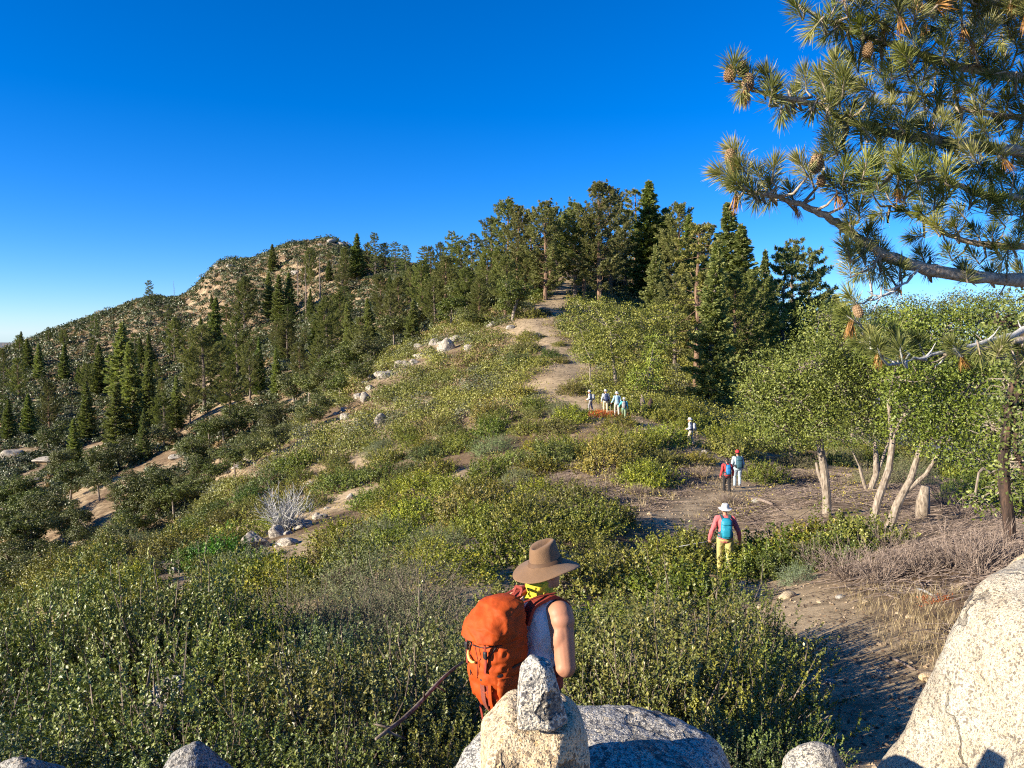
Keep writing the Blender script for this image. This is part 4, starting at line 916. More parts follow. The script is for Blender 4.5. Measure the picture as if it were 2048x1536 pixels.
def build_trees():
    items = []
    DESC = {'pine': 'dark green pine', 'fir': 'dark pointed fir', 'lean': 'dark leaning fir', 'scraggly': 'ragged pine with bare lower limbs', 'young': 'dense young fir', 'flat': 'flat-topped conifer', 'snag': 'bare dead snag'}
    FARY = {1560: 95, 1580: 105, 1615: 110, 1668: 120, 1475: 150, 1440: 155, 1405: 160, 1640: 95, 1590: 90, 348: 440}
    def tree(u, vb, vt, kind, w=1.0, label=None, i=None, col=None, g=None):
        Y = FARY.get(u)
        if Y is not None: q = P(u, vb, Y); g = np.array([q[0], q[1], h1(q[0], q[1])]); hh = min(24, P(u, vt, Y)[2] - g[2])
        else:
            g = G(u, vb, 40)
            if g is None: print('no ground', u, vb); return
            hh = (vb - vt) / F * g[1] * 1.05
        j = rng.uniform(.85, 1.2)
        c = col or {'pine': (1.05 * j, 1.0 * j, .85 * j), 'fir': (1.5 * j, 1.5 * j, 1.3 * j), 'lean': (1.3, 1.4, 1.2), 'scraggly': (1.4, 1.2, .9), 'young': (.95 * j, 1.05 * j, .9 * j), 'flat': (1.05 * j, 1.1 * j, .95 * j), 'snag': (1, 1, 1)}[kind]
        w *= {'fir': 1.35, 'lean': 1.4, 'young': 1.15, 'pine': 1.25, 'flat': 1.1, 'scraggly': 1.2}.get(kind, 1)
        o = make_conifer(kind, (g[0], g[1], g[2] - .1), hh, i, None, w, c, label or 'tree', 'trees on the mountainside')
        if label is None: items.append((o, DESC[kind], (g[0], g[1])))
        else: o.pop('group', None)
    # the stand on the ridge
    for a in [(1012, 600, 413, 'pine', .85, 'tall pine with a doubled pointed top left of the ridge stand'), (1036, 602, 424, 'pine', .8, 'pine touching the doubled-top pine on its right'), (985, 580, 446, 'pine', 1.0, 'broad pine with a hooked left side limb on the skyline'),
              (1090, 600, 418, 'pine', 1.0, 'round-crowned pine standing over the bright sand patch'), (1114, 572, 424, 'pine', .75, 'slim pine with a pale bare trunk above the sand'), (1060, 590, 440, 'pine', .9, None), (1150, 595, 418, 'pine', .95, None), (1135, 560, 430, 'pine', .9, None), (1170, 600, 425, 'scraggly', .9, None),
              (1200, 612, 384, 'pine', .9, 'tall slim-topped pine just left of the biggest ridge fir'), (1222, 585, 390, 'pine', .85, None), (1268, 582, 392, 'scraggly', .95, 'biggest ridge conifer with thick pale trunk and bare side limbs'), (1298, 602, 374, 'fir', 1.05, 'highest dark pointed fir on the ridge skyline'), (1330, 610, 430, 'pine', .9, None), (1352, 625, 422, 'pine', .85, None),
              (1376, 640, 440, 'fir', .8, None), (1392, 786, 465, 'scraggly', .95, 'ragged olive-brown pine with reddish trunk beside the walkers'), (1426, 820, 500, 'fir', .75, 'dark trunked conifer right of the reddish pine trunk'), (1458, 745, 422, 'lean', .9, 'dark dense fir with its top bent to the right'), (1488, 765, 462, 'fir', .95, None), (1522, 770, 512, 'young', .85, 'dense bright-tipped conical fir against the sky gap'),
              (1560, 730, 500, 'flat', .7, None), (1580, 725, 478, 'flat', .8, 'dark flat-armed cedar left of the lone skyline fir'), (1615, 735, 452, 'flat', .75, 'lone open-branched conifer against the blue sky gap'), (1668, 700, 556, 'fir', .8, None), (1540, 780, 560, 'young', .9, None), (1500, 800, 560, 'pine', .9, None), (1460, 800, 560, 'pine', 1.0, None), (1420, 760, 540, 'pine', 1.0, None), (1350, 740, 560, 'pine', .9, None),
              (1475, 640, 480, 'fir', .9, None), (1440, 620, 470, 'pine', .9, None), (1405, 620, 450, 'pine', .9, None), (1250, 580, 430, 'pine', .9, None), (1320, 580, 440, 'pine', 1.0, None), (1640, 745, 590, 'pine', .9, None), (1590, 760, 600, 'young', .9, None), (1180, 570, 440, 'pine', .9, None), (1100, 560, 450, 'pine', .9, None), (1310, 660, 500, 'fir', .9, None)]:
        tree(*a)
    for a in [(945, 605, 476, 'flat', .75), (905, 590, 470, 'flat', .8), (880, 565, 490, 'pine', .8), (862, 570, 498, 'pine', .8), (925, 610, 490, 'pine', 1.0), (975, 610, 505, 'pine', 1.0), (845, 640, 530, 'pine', .9), (820, 610, 540, 'pine', .9), (890, 640, 520, 'pine', 1.0), (870, 660, 560, 'pine', 1.0), (935, 640, 540, 'pine', 1.0), (800, 650, 560, 'pine', 1.0), (780, 690, 590, 'pine', 1.0), (760, 640, 555, 'pine', 1.0), (825, 690, 600, 'fir', 1.0), (1010, 640, 520, 'pine', 1.0), (1050, 600, 500, 'pine', .9), (960, 650, 560, 'pine', .9), (990, 600, 520, 'fir', .9), (850, 610, 520, 'fir', .9), (740, 700, 600, 'fir', .9), (720, 740, 640, 'pine', 1.0), (700, 720, 610, 'fir', .9)]:
        tree(*a)
    # the peak and its skyline
    for a in [(715, 560, 472, 'fir', 1.0, 'dense pointed fir just right of the peak rocks'), (750, 552, 472, 'flat', .8, 'dark skyline conifer with visible trunk right of the peak'), (790, 548, 487, 'flat', 1.1, 'wide dark skyline conifer in the saddle right of the peak'), (812, 560, 496, 'flat', .9, None), (770, 545, 490, 'pine', .9, None), (735, 545, 490, 'pine', .8, None), (545, 545, 491, 'fir', 1.1, 'lone dark fir breaking the skyline left of the peak'), (300, 613, 564, 'flat', .8, 'lone double-topped conifer on the long left skyline'), (190, 676, 629, 'flat', .8, 'small skyline conifer between the two lowest ridge trees'),
              (57, 738, 680, 'fir', 1.1, 'pointed fir against the distant blue plain'), (8, 748, 700, 'pine', .9, 'small conifer at the very left edge of the skyline'), (126, 684, 664, 'fir', 1.0, 'tiny pointed fir low on the left skyline'), (614, 636, 535, 'snag', 1.0, 'tall bare dead snag with drooping limbs below the peak'), (640, 625, 515, 'snag', .9, 'second bare snag, right of the drooping-limbed one'), (595, 600, 520, 'snag', .8, 'thin grey snag left of the tall bare ones'), (700, 690, 640, 'snag', 1.0, 'short pale dead trunk on the middle slope'), (348, 590, 560, 'snag', .8, 'tiny bare spike on the left skyline')]:
        tree(*a)
    # the gully and the face of the mountain
    for a in [(270, 880, 690, 'fir', .95), (245, 800, 650, 'fir', 1.0), (235, 905, 770, 'fir', 1.0), (300, 860, 720, 'fir', .9), (175, 880, 770, 'fir', .9), (150, 930, 840, 'fir', .9), (290, 920, 820, 'young', .9), (330, 880, 790, 'pine', 1.0), (355, 860, 755, 'fir', .8), (410, 820, 660, 'pine', 1.0), (430, 720, 600, 'fir', .9), (440, 790, 690, 'pine', 1.0), (400, 740, 660, 'pine', 1.0), (490, 660, 560, 'pine', .9), (475, 760, 640, 'pine', .9), (520, 790, 680, 'young', .8), (500, 800, 690, 'pine', .8), (540, 640, 550, 'fir', .9), (560, 650, 555, 'fir', .9), (580, 640, 550, 'fir', .9), (575, 720, 640, 'pine', 1.0), (680, 690, 590, 'pine', .9),
              (600, 780, 690, 'pine', 1.0), (655, 720, 600, 'pine', .9), (640, 770, 680, 'pine', 1.0), (555, 790, 700, 'fir', .8), (460, 850, 740, 'pine', 1.0), (380, 850, 770, 'pine', .9), (130, 760, 690, 'fir', .9), (80, 760, 690, 'fir', .9), (40, 800, 720, 'pine', .9), (100, 860, 770, 'pine', .9), (200, 790, 690, 'fir', .9), (175, 800, 730, 'pine', .9), (350, 720, 640, 'pine', 1.0), (300, 740, 670, 'fir', .8), (650, 660, 600, 'fir', .9), (620, 560, 500, 'pine', .8), (690, 570, 500, 'pine', .8), (20, 880, 800, 'fir', .9), (60, 870, 790, 'fir', 1.0)]:
        tree(*a)
    k = 0; used = []
    for t in range(4000):
        u, v = rng.uniform(-60, 930), rng.uniform(500, 900)
        g = G(u, v, 100)
        if g is None or g[1] < 140: continue
        p = (.35 if g[1] > 330 else .85)
        if fbm(g[0] / 30, g[1] / 30, seed=55, octs=2) < -.05 or rng.random() > p: continue
        if any(math.hypot(g[0] - a, g[1] - b) < 8 for a, b in used): continue
        used.append((g[0], g[1]))
        hh = rng.uniform(5, 12) * (1 if g[1] < 330 else .8); kind = str(rng.choice(['pine', 'fir', 'young', 'flat'], p=[.55, .12, .15, .18]))
        j = rng.uniform(.85, 1.15); c = {'pine': (1.05 * j, 1.0 * j, .85 * j)}.get(kind, (1.0 * j, 1.05 * j, .9 * j))
        o = make_conifer(kind, (g[0], g[1], g[2] - .1), hh, None, None, rng.uniform(1.1, 1.6), c, 'tree', 'trees on the mountainside'); items.append((o, DESC[kind], (g[0], g[1]))); k += 1
        if k > 75: break
    marks = [('the peak rocks', G(660, 488)[:2]), ('the tall bare snag', G(614, 636)[:2]), ('the shaded cliff rock', G(90, 922)[:2]), ('the lone skyline fir left of the peak', G(545, 545)[:2]), ('the double-topped skyline conifer', G(300, 613)[:2]), ('the biggest ridge conifer', G(1268, 582)[:2]), ('the reddish pine trunk', G(1392, 786)[:2]), ('the wide saddle conifer', G(790, 548)[:2]), ('the doubled-top pine', G(1012, 600)[:2]),
             ('the double outcrop boulder', G(893, 700)[:2]), ('the short pale dead trunk', G(700, 690)[:2]), ('the fir by the blue plain', G(57, 738)[:2]), ('the lone sky-gap conifer', P(1615, 735, 110)[:2]), ('the bright cracked boulder', G(765, 755)[:2]), ('the small middle skyline conifer', G(190, 676)[:2])]
    label_by_landmark(items, marks); items.clear()
    # oaks of the second slope and the ridge
    oaks = []
    def oak(u, vb, vt, w=1.0, i=None, col=(1, 1, 1), label=None):
        g = G(u, vb, 40)
        if g is None: return
        o = place_oak(OAK[int(rng.integers(4)) if i is None else i], (g[0], g[1], g[2]), (vb - vt) / F * g[1] / 4.1, rng.uniform(0, 6.28), tuple(np.array(col) * rng.uniform(.8, 1.1)), label or 'oak', 'oaks of the gully slope' if label is None else None, w=w)
        if label is None: oaks.append((o, 'small round oak', (g[0], g[1])))
    for a in [(270, 1045, 955), (312, 1040, 975, 1.1), (60, 1120, 1030, 1.2), (90, 1060, 990, 1.1), (180, 1110, 1040, 1.1), (140, 1000, 935, 1.1), (60, 1010, 950, 1.2), (120, 960, 905, 1.1), (30, 1080, 1010, 1.2), (200, 1000, 950, 1.2), (230, 1010, 965), (160, 1060, 1010), (30, 1160, 1080, 1.2), (20, 1210, 1120, 1.2), (110, 1140, 1085, 1.2), (330, 900, 850, 1.2), (390, 930, 880, 1.2), (420, 900, 845, 1.2), (450, 890, 840, 1.2), (480, 870, 815, 1.2), (540, 880, 825, 1.3), (560, 900, 850, 1.2), (590, 810, 750, 1.1), (618, 815, 755, 1.1), (500, 905, 860, 1.2), (550, 860, 810, 1.3), (700, 760, 690, 1.1), (740, 740, 680, 1.2), (650, 800, 745, 1.2), (675, 770, 710, 1.2), (400, 960, 915, 1.2), (440, 940, 900, 1.2), (240, 940, 880, 1.1), (200, 960, 905, 1.1), (360, 1000, 955, 1.1), (790, 700, 640, 1.2), (830, 670, 615, 1.2), (900, 660, 600, 1.2), (620, 860, 810, 1.2), (100, 900, 850, 1.2), (260, 1085, 1020, 1.3), (230, 1110, 1050, 1.3), (350, 1040, 975, 1.2), (390, 1010, 950, 1.3), (430, 985, 930, 1.2), (200, 1130, 1070, 1.3), (140, 1160, 1095, 1.3), (80, 1190, 1115, 1.3), (470, 955, 900, 1.2), (510, 930, 880, 1.2), (320, 1000, 940, 1.2), (280, 1000, 945, 1.2), (50, 1060, 990, 1.3), (10, 1030, 965, 1.3), (130, 1085, 1025, 1.2), (640, 840, 790, 1.2), (680, 800, 750, 1.2), (720, 770, 720, 1.2)]: oak(*a, col=(.72, .74, .7))
    oak(932, 640, 572, 1.2, 0, label='small dark oak above the outcrop line on the spur'); oak(1024, 642, 560, 1.0, 1, label='lone little oak with pale trunk beside the sandy ridge'); oak(965, 625, 575, 1.5, 2, label='low dark oak behind the lone little ridge oak'); oak(945, 660, 620, 1.6, 3, label='spreading oak bush just below the small dark spur oak')
    oak(1290, 560, 470, 1.2, 2, label='dark round tree behind the biggest ridge conifer')
    oak(1095, 590, 555, 1.8, 1, (.6, .7, .7), label='low dark oak thicket on the sandy knoll')
    label_by_landmark(oaks, marks + [('the small white boulder', G(345, 1145)[:2]), ('the flat outcrop', G(500, 920)[:2]), ('the pale rock above the gully', G(350, 915)[:2]), ('the left edge rock ledge', G(60, 970)[:2]), ('the fir with a doubled trunk in the gully', G(270, 880)[:2])][:4])
    build_near_oaks()
def build_near_oaks():
    def custom(seed, u0, v0, Y, stems, blobs, label, col=(1, 1, 1), leaf=.085, dens=1.6, name='oak_tree', bark='oakbark', clus=.3, per=13, twigs=60, cat='oak tree'):
        base = P(u0, v0, Y); base[2] = h1(base[0], base[1]); s = Y / F
        st = [[((u - u0) * s, dy, (v0 - v) * s - (.3 if not i and v > v0 - 22 else 0), r * .57) for i, (u, v, dy, r) in enumerate(q)] for q in stems]
        bl = [((b[0] - u0) * s, b[2], (v0 - b[1]) * s, b[3] * s, b[5] if len(b) > 5 else b[3] * s, b[4] * s) for b in blobs]
        pr = oak_parts(seed, st, bl, leaf, leaf * .6, dens, bark, clus, per, twigs)
        return place_oak(pr, tuple(base), 1, 0, col, label, name=name, cat=cat)
    custom(801, 1655, 1032, 24.8, [[(1655, 1032, 0, .26), (1652, 990, 0, .235), (1646, 940, 0, .22), (1634, 880, 0, .19), (1640, 830, .1, .16), (1680, 760, .2, .12), (1700, 690, .2, .07)], [(1640, 860, 0, .1), (1636, 850, 0, .12), (1590, 800, -.2, .08), (1560, 770, -.2, .05)], [(1650, 985, 0, .1), (1636, 945, .1, .1), (1632, 925, .1, .07)]],
           [(1570, 800, 0, 72, 55), (1535, 745, .3, 55, 55), (1600, 725, -.4, 78, 65), (1680, 690, 0, 78, 68), (1655, 640, .5, 62, 45), (1725, 760, -.4, 75, 65), (1610, 835, -.7, 62, 38), (1780, 710, .6, 70, 75), (1550, 850, -.4, 52, 34), (1720, 830, -.6, 62, 40), (1505, 790, .2, 38, 45), (1650, 770, -.8, 55, 50)], 'big oak with one pale bent trunk in the middle of the oak grove', (.92, .97, .8), dens=2.2, clus=.42, per=17)
    custom(802, 1755, 1064, 22, [[(1738, 1056, 0, .21), (1755, 1000, 0, .19), (1774, 940, 0, .17), (1780, 880, 0, .14), (1775, 800, .2, .09)], [(1768, 1066, -.1, .24), (1790, 1010, -.1, .21), (1815, 960, -.1, .17), (1835, 900, 0, .13), (1865, 830, .1, .08)], [(1795, 1005, -.1, .14), (1805, 985, -.1, .14), (1842, 948, -.2, .11), (1880, 880, -.2, .07)]],
           [(1800, 820, -.2, 62, 50), (1880, 830, -.5, 70, 48), (1850, 740, .2, 75, 65), (1930, 770, 0, 75, 60), (1800, 690, .6, 65, 60), (1900, 670, .5, 80, 60), (1990, 720, .3, 70, 70), (1960, 850, -.4, 65, 45), (1840, 880, -.7, 45, 28), (1900, 905, -.8, 52, 30), (1780, 760, -.3, 50, 40), (1975, 640, .5, 65, 45), (1840, 640, .8, 60, 40)], 'oak with a pair of smooth pale stems leaning right', (.90, .95, .8), dens=2.1, clus=.42, per=17)
    custom(803, 1742, 966, 33, [[(1735, 970, 0, .26), (1752, 935, 0, .22), (1750, 895, 0, .18), (1745, 850, 0, .12)], [(1755, 930, 0, .12), (1768, 890, 0, .1), (1780, 850, 0, .07)], [(1735, 960, 0, .14), (1722, 935, 0, .12), (1718, 920, 0, .1)]],
           [(1720, 850, 0, 55, 40), (1780, 840, .2, 60, 40), (1750, 780, .4, 65, 50), (1690, 780, 0, 50, 50), (1820, 790, .3, 55, 50), (1740, 700, .5, 65, 55), (1810, 700, .5, 60, 50), (1670, 860, -.2, 35, 22)], 'oak with a short curved trunk behind the leaning stems', (.75, .82, .75), dens=1.5, per=11)
    custom(804, 2095, 1030, 17, [[(2095, 1030, 0, .2), (2080, 960, 0, .17), (2060, 900, 0, .13), (2030, 840, 0, .09)], [(2090, 980, 0, .12), (2020, 930, 0, .08), (1960, 900, 0, .05)]],
           [(2020, 900, 0, 60, 55), (2050, 820, .2, 70, 60), (1985, 950, -.2, 50, 40), (2060, 960, .1, 60, 50), (2030, 740, .3, 65, 55), (1940, 960, -.1, 40, 30), (2075, 680, .3, 60, 60), (1995, 820, .4, 50, 45)], 'scraggy oak with dead grey twigs at the right edge', (.95, 1.0, .9), dens=1.3, twigs=420)
    custom(805, 1585, 912, 46, [[(1583, 914, 0, .2), (1582, 880, 0, .17), (1575, 840, 0, .13), (1560, 800, 0, .08)]],
           [(1505, 810, 0, 45, 40), (1545, 770, .4, 50, 50), (1590, 800, 0, 50, 45), (1530, 850, -.6, 48, 28), (1580, 865, -.6, 40, 22), (1625, 780, .3, 50, 50), (1570, 720, .6, 45, 40), (1490, 860, -.4, 28, 22), (1630, 850, -.2, 40, 30)], 'bright green oak overhanging the dark hollow past the walkers', (1.05, 1.1, .8), leaf=.12, dens=.75, twigs=20)
    custom(806, 1232, 768, 66, [[(1236, 768, 0, .30), (1230, 735, 0, .26), (1225, 690, 0, .2), (1220, 640, 0, .12)], [(1206, 798, -.2, .22), (1196, 775, -.2, .2), (1180, 745, -.1, .16), (1180, 700, 0, .1)]],
           [(1180, 690, -1, 45, 30), (1220, 660, -.5, 50, 35), (1160, 640, 0, 42, 30), (1240, 620, .5, 55, 32), (1300, 625, .5, 50, 35), (1330, 610, 1, 40, 28), (1190, 600, .8, 40, 25), (1275, 670, -.5, 45, 30), (1240, 700, -1.2, 40, 25), (1330, 650, .5, 38, 30), (1155, 590, 1, 25, 18)], 'wide yellow-green oak above the far walkers', (1.25, 1.2, .8), leaf=.17, dens=.42, clus=.5, twigs=8)
    custom(807, 1292, 800, 64, [[(1292, 800, 0, .16), (1296, 770, 0, .13), (1300, 730, 0, .1), (1305, 690, 0, .06)]],
           [(1290, 745, -.4, 38, 26), (1310, 715, 0, 30, 28), (1270, 765, -.4, 26, 16), (1312, 685, .2, 26, 24), (1305, 768, -.2, 24, 14)], 'narrow bright oak just right of the wide yellow-green oak', (1.3, 1.4, .85), leaf=.16, dens=.5, clus=.45, twigs=8)
    custom(808, 1700, 900, 60, [[(1700, 905, 0, .3), (1705, 850, 0, .25), (1700, 780, 0, .15)]], [(1640, 720, 0, 60, 55), (1700, 640, 0, 60, 50), (1760, 660, 0, 65, 55), (1720, 740, 0, 60, 50), (1800, 620, 0, 60, 40), (1860, 640, 0, 55, 45), (1920, 610, 0, 60, 40), (1990, 620, 0, 60, 45), (2060, 640, 0, 60, 55), (1840, 740, 1, 70, 60), (1920, 720, 1, 70, 60), (2000, 740, 1, 70, 70), (1900, 830, 1, 70, 55), (1980, 860, 1, 70, 55), (1820, 850, 1, 60, 50), (2070, 800, 1, 70, 70), (1940, 930, 1, 60, 40), (1750, 860, 1, 60, 45), (2040, 930, 1, 60, 45)], 'tall hazy green oak rising behind the whole grove', (.72, .76, .72), leaf=.17, dens=.8, clus=.6, twigs=8)
    # a burnt trunk, a broken one, stumps and logs
    def trunk(name, pts, rad, mat, label, cat, bs=(), k=12):
        mb = MB(); a = np.array([P(*q) for q in pts]); a0 = a[0].copy(); a0[2] = h1(a0[0], a0[1]); sh = a0 - a[0]
        a = a + sh; a[0, 2] -= .15
        mb.tube(a - a0, rad, k, 0)
        for q in bs: mb.tube(np.array([P(*w) for w in q]) + sh - a0, np.linspace(.04, .012, len(q)), 5, 0)
        return tag(link(name, mb.mesh(name, MAT[mat], True), loc=tuple(a0)), label, cat)
    custom(809, 2022, 1075, 14.5, [[(2024, 1078, 0, .21), (2015, 1020, 0, .19), (2004, 960, 0, .18), (2000, 900, 0, .17), (2010, 780, 0, .14), (2040, 640, .1, .1)]], [(2060, 660, .3, 70, 60), (1990, 890, -.5, 50, 50), (2030, 800, -.6, 60, 60), (1975, 790, -.5, 45, 50), (2050, 900, -.5, 50, 55), (2010, 720, -.6, 60, 60), (2020, 950, -.5, 40, 30), (2010, 620, .4, 60, 45), (2090, 580, .3, 70, 60), (2100, 720, .2, 60, 60)], 'tree with a burnt blackened trunk at the right edge', (.8, .9, .85), twigs=30, bark='burnt', name='burnt_tree', cat='tree', dens=1.2)
    trunk('tree_stump', [(1846, 1008, 24), (1847, 975, 24), (1852, 945, 24)], [.22, .2, .12], 'oakbark', 'broken reddish-brown trunk standing behind the leaning stems', 'stump')
    trunk('broken_snag', [(1287, 803, 56), (1286, 780, 56), (1284, 762, 56)], [.28, .2, .05], 'litter', 'pale splintered snag right of the far walkers', 'stump')
    trunk('broken_snag', [(1300, 803, 57), (1300, 785, 57), (1303, 772, 57)], [.2, .2, .1], 'burnt', 'charred stump touching the pale splintered snag', 'stump')
    def log(u1, v1, u2, v2, r, label, mat='litter'):
        a, b = G(u1, v1), G(u2, v2); a = a + [0, 0, r * .7]; b = b + [0, 0, r * .7]; m = (a + b) / 2 + [0, 0, r * .6]
        mb = MB(); mb.tube(np.array([a, m, b]) - a, [r, r * .85, r * .6], 8, 0)
        tag(link('fallen_log', mb.mesh('fallen_log', MAT[mat], True), loc=tuple(a)), label, 'log', 'fallen logs and branches')
    for a in [(1500, 1000, 1545, 1012, .09, 'pale fallen log behind the bushes near the walking pair'), (1670, 950, 1720, 957, .08, 'grey log lying between two oak trunks'), (1690, 975, 1722, 968, .07, 'dark short log at the curved oak'), (1795, 1062, 1808, 1080, .05, 'white broken branch right of the leaning stems', 'deadtwig'), (1990, 1068, 2046, 1090, .06, 'fallen pale branch at the burnt trunk'), (1780, 1318, 1830, 1342, .018, 'dead stick lying across the sunny strip of the path'), (1760, 1190, 1800, 1200, .02, 'dead stick among dry grass beside the path'),
              (1835, 1180, 1870, 1196, .025, 'grey stick in the brush above the huge boulder', 'deadtwig'), (1330, 790, 1375, 812, .12, 'fallen log in the dark hollow'), (1250, 790, 1280, 796, .1, 'log lying behind the far walkers'), (1370, 840, 1420, 832, .08, 'bleached fallen branch behind the lone walker', 'deadtwig'), (1500, 1480, 1560, 1500, .012, 'thin dead twig on the path by the half-shaded rock')]: log(*a)
# ------------------------------------------------------------------ the big pine reaching in from the right
def build_pine():
    r = np.random.default_rng(42)
    base = np.array([7.6, 8.6, 0]); base[2] = h1(7.6, 8.6)
    root = empty('pine_tree', tuple(base))
    tag(root, 'near pine reaching into the upper right with long needles and big cones', 'pine tree')
    tk = MB(); zz = np.linspace(-.3, 15, 12); tk.tube(np.c_[.1 * np.sin(zz * .4), .1 * np.cos(zz * .3), zz], .33 * (1 - zz / 17), 14, 0)
    link('trunk', tk.mesh('trunk', MAT['pinebark'], True), root)
    L = []   # limbs: [(u, v, Y)...], r0, r1
    L.append(([(2230, 545, 8.4), (2120, 562, 8.1), (2048, 562, 7.9), (1960, 555, 7.7), (1880, 545, 7.6), (1815, 530, 7.5), (1755, 503, 7.4), (1710, 472, 7.35), (1675, 446, 7.3), (1640, 425, 7.2), (1600, 408, 7.2), (1555, 393, 7.1), (1500, 383, 7.1), (1452, 368, 7.0)], .088, .012))
    L.append(([(2240, 345, 8.4), (2100, 318, 8.0), (1980, 292, 7.7), (1880, 282, 7.5), (1800, 272, 7.4), (1740, 258, 7.3), (1680, 232, 7.2), (1620, 205, 7.1), (1560, 196, 7.1), (1510, 185, 7.0), (1478, 165, 7.0)], .07, .010))
    L.append(([(2240, 190, 8.6), (2100, 160, 8.3), (1980, 148, 8.0), (1900, 130, 7.9), (1810, 98, 7.7), (1745, 76, 7.6), (1690, 58, 7.5), (1630, 30, 7.4), (1590, 5, 7.4)], .065, .010))
    L.append(([(2250, 30, 8.4), (2100, 20, 8.0), (1980, 5, 7.6), (1880, -20, 7.4), (1780, -40, 7.3), (1700, -60, 7.2)], .065, .012))
    L.append(([(2240, 480, 8.7), (2100, 495, 8.8), (2000, 492, 8.9), (1930, 485, 8.9), (1870, 455, 8.8), (1820, 425, 8.7), (1780, 412, 8.7)], .06, .010))
    L.append(([(2240, 640, 8.3), (2090, 645, 7.9), (2010, 672, 7.6), (1950, 688, 7.4), (1890, 704, 7.3), (1830, 718, 7.2), (1793, 727, 7.1)], .045, .008))
    L.append(([(2240, 660, 8.3), (2080, 668, 7.7), (1990, 692, 7.5), (1930, 705, 7.4), (1885, 708, 7.3)], .05, .015))
    L.append(([(2240, 410, 8.3), (2100, 400, 7.8), (1990, 395, 7.4), (1910, 370, 7.2), (1850, 345, 7.0), (1790, 340, 6.9)], .05, .010))
    L.append(([(2240, 270, 8.5), (2120, 240, 8.6), (2000, 232, 8.6), (1920, 215, 8.5), (1850, 190, 8.4)], .05, .010))
    L.append(([(1835, 538, 7.5), (1800, 575, 7.4), (1760, 596, 7.3), (1705, 610, 7.2)], .014, .008))
    lp = []; lmb = []
    for pts, r0, r1 in L:
        p = np.array([P(*q) for q in pts]) - base
        t = np.linspace(0, 1, len(p)); tt = np.linspace(0, 1, len(p) * 4)
        q = np.stack([np.interp(tt, t, p[:, k]) for k in range(3)], 1)
        for _ in range(3): q[1:-1] = (q[:-2] + 2 * q[1:-1] + q[2:]) / 4
        q[1:-1] += r.normal(size=(len(q) - 2, 3)) * .008
        mb = MB(); rad = r0 + (r1 - r0) * tt ** .8; rad = rad * (1 + .09 * r.normal(size=len(rad)))
        mb.tube(q, rad, 10, 0)
        for k in range(9):
            j = r.integers(2, len(q) - 1); d = unit(1, r)[0] * np.array([1, .6, 1]); l = r.uniform(.05, .3)
            mb.tube([q[j], q[j] + d * l * .6, q[j] + d * l + np.array([0, 0, .03])], [.012, .008, .003], 4, 0, cap=False)
        lmb.append((mb, 'deadtwig' if r1 == .008 and r0 < .05 else 'limbbark'))
        lp.append(q)
    allp = np.concatenate(lp); flat_ = np.concatenate([np.full(len(q), i) for i, q in enumerate(lp)])
    ap = allp + base; au, av, ad = project(ap)
    # tufts: the outline ones by hand, the inner ones between them
    T = [(1468, 128, 'u'), (1492, 150, 'u'), (1535, 150, 'u'), (1482, 188, 'd'), (1545, 178, 'u'), (1580, 212, 'd'), (1562, 228, 'd'), (1610, 150, 'u'), (1592, 182, 'u'), (1622, 222, 'd'), (1640, 152, 'u'), (1592, 12, 'u'), (1640, 42, 'u'), (1622, 62, 'd'), (1668, 20, 'u'), (1655, 70, 'd'), (1700, 30, 'u'), (1680, 92, 'd'), (1660, 205, 'u'), (1650, 175, 'u'),
         (1466, 300, 'u'), (1478, 330, 'l'), (1440, 345, 'l'), (1470, 365, 'l'), (1515, 345, 'u'), (1548, 332, 'u'), (1500, 375, 'u'), (1540, 372, 'u'), (1600, 325, 'u'), (1645, 308, 'u'), (1620, 350, 'u'), (1512, 400, 'd'), (1538, 402, 'd'), (1580, 380, 'u'), (1660, 360, 'u'), (1690, 375, 'u'), (1690, 335, 'u'),
         (1700, 525, 'u'), (1715, 550, 'd'), (1745, 545, 'd'), (1770, 560, 'd'), (1700, 592, 'u'), (1692, 630, 'l'), (1740, 668, 'u'), (1755, 690, 'u'), (1718, 685, 'l'), (1790, 668, 'u'), (1800, 695, 'u'), (1835, 680, 'u'), (1770, 700, 'd'), (1905, 690, 'u'), (1990, 700, 'd'), (2005, 690, 'u'), (2035, 735, 'd'), (2040, 700, 'u'), (1960, 710, 'd')]
    for t in range(5000):
        u = r.uniform(1660, 2110); v = r.uniform(-70, 545)
        if v > 300 and u < 1690: continue
        if v > 395 and v < 545 and u < 1980 and r.random() < .9: continue
        if 255 < v < 300 and u < 1900 and r.random() < .8: continue
        if 60 < v < 110 and u < 1800 and r.random() < .6: continue
        if any((u - a[0]) ** 2 + (v - a[1]) ** 2 < 27 ** 2 for a in T): continue
        T.append((u, v, 'u' if r.random() < .8 else 'l' if r.random() < .6 else 'd'))
        if len(T) > 315: break
    groups = {}
    dead = MB(); tw = {}
    for u, v, k in T:
        w = (au - u) ** 2 + (av - v) ** 2 * 1.0; w = np.where((av < v - 20) & (k == 'u'), w * 3, w); j = int(np.argmin(w)); li = int(flat_[j])
        d = ad[j] + r.normal() * .25; tip = P(u, v, max(6.2, d)) - base
        f = allp[j]
        if np.linalg.norm(tip - f) > 1.6: pass
        gm, gt = groups.setdefault(li, (MB(), lmb[li][0]))
        m = f * .45 + tip * .55 + np.array([.06, 0, -.10]) + unit(1, r)[0] * .04
        ax = {'u': np.array([-.30, -.15, 1.0]), 'l': np.array([-1.0, -.1, .25]), 'd': np.array([-.35, 0, -.9])}[k] + unit(1, r)[0] * .5
        ax /= np.linalg.norm(ax); b0 = tip - ax * .14
        gt.tube([f, m, b0, tip], [.016, .012, .010, .008], 5, 0, cap=False)
        n = int(r.uniform(150, 250)) if k != 'd' else 100
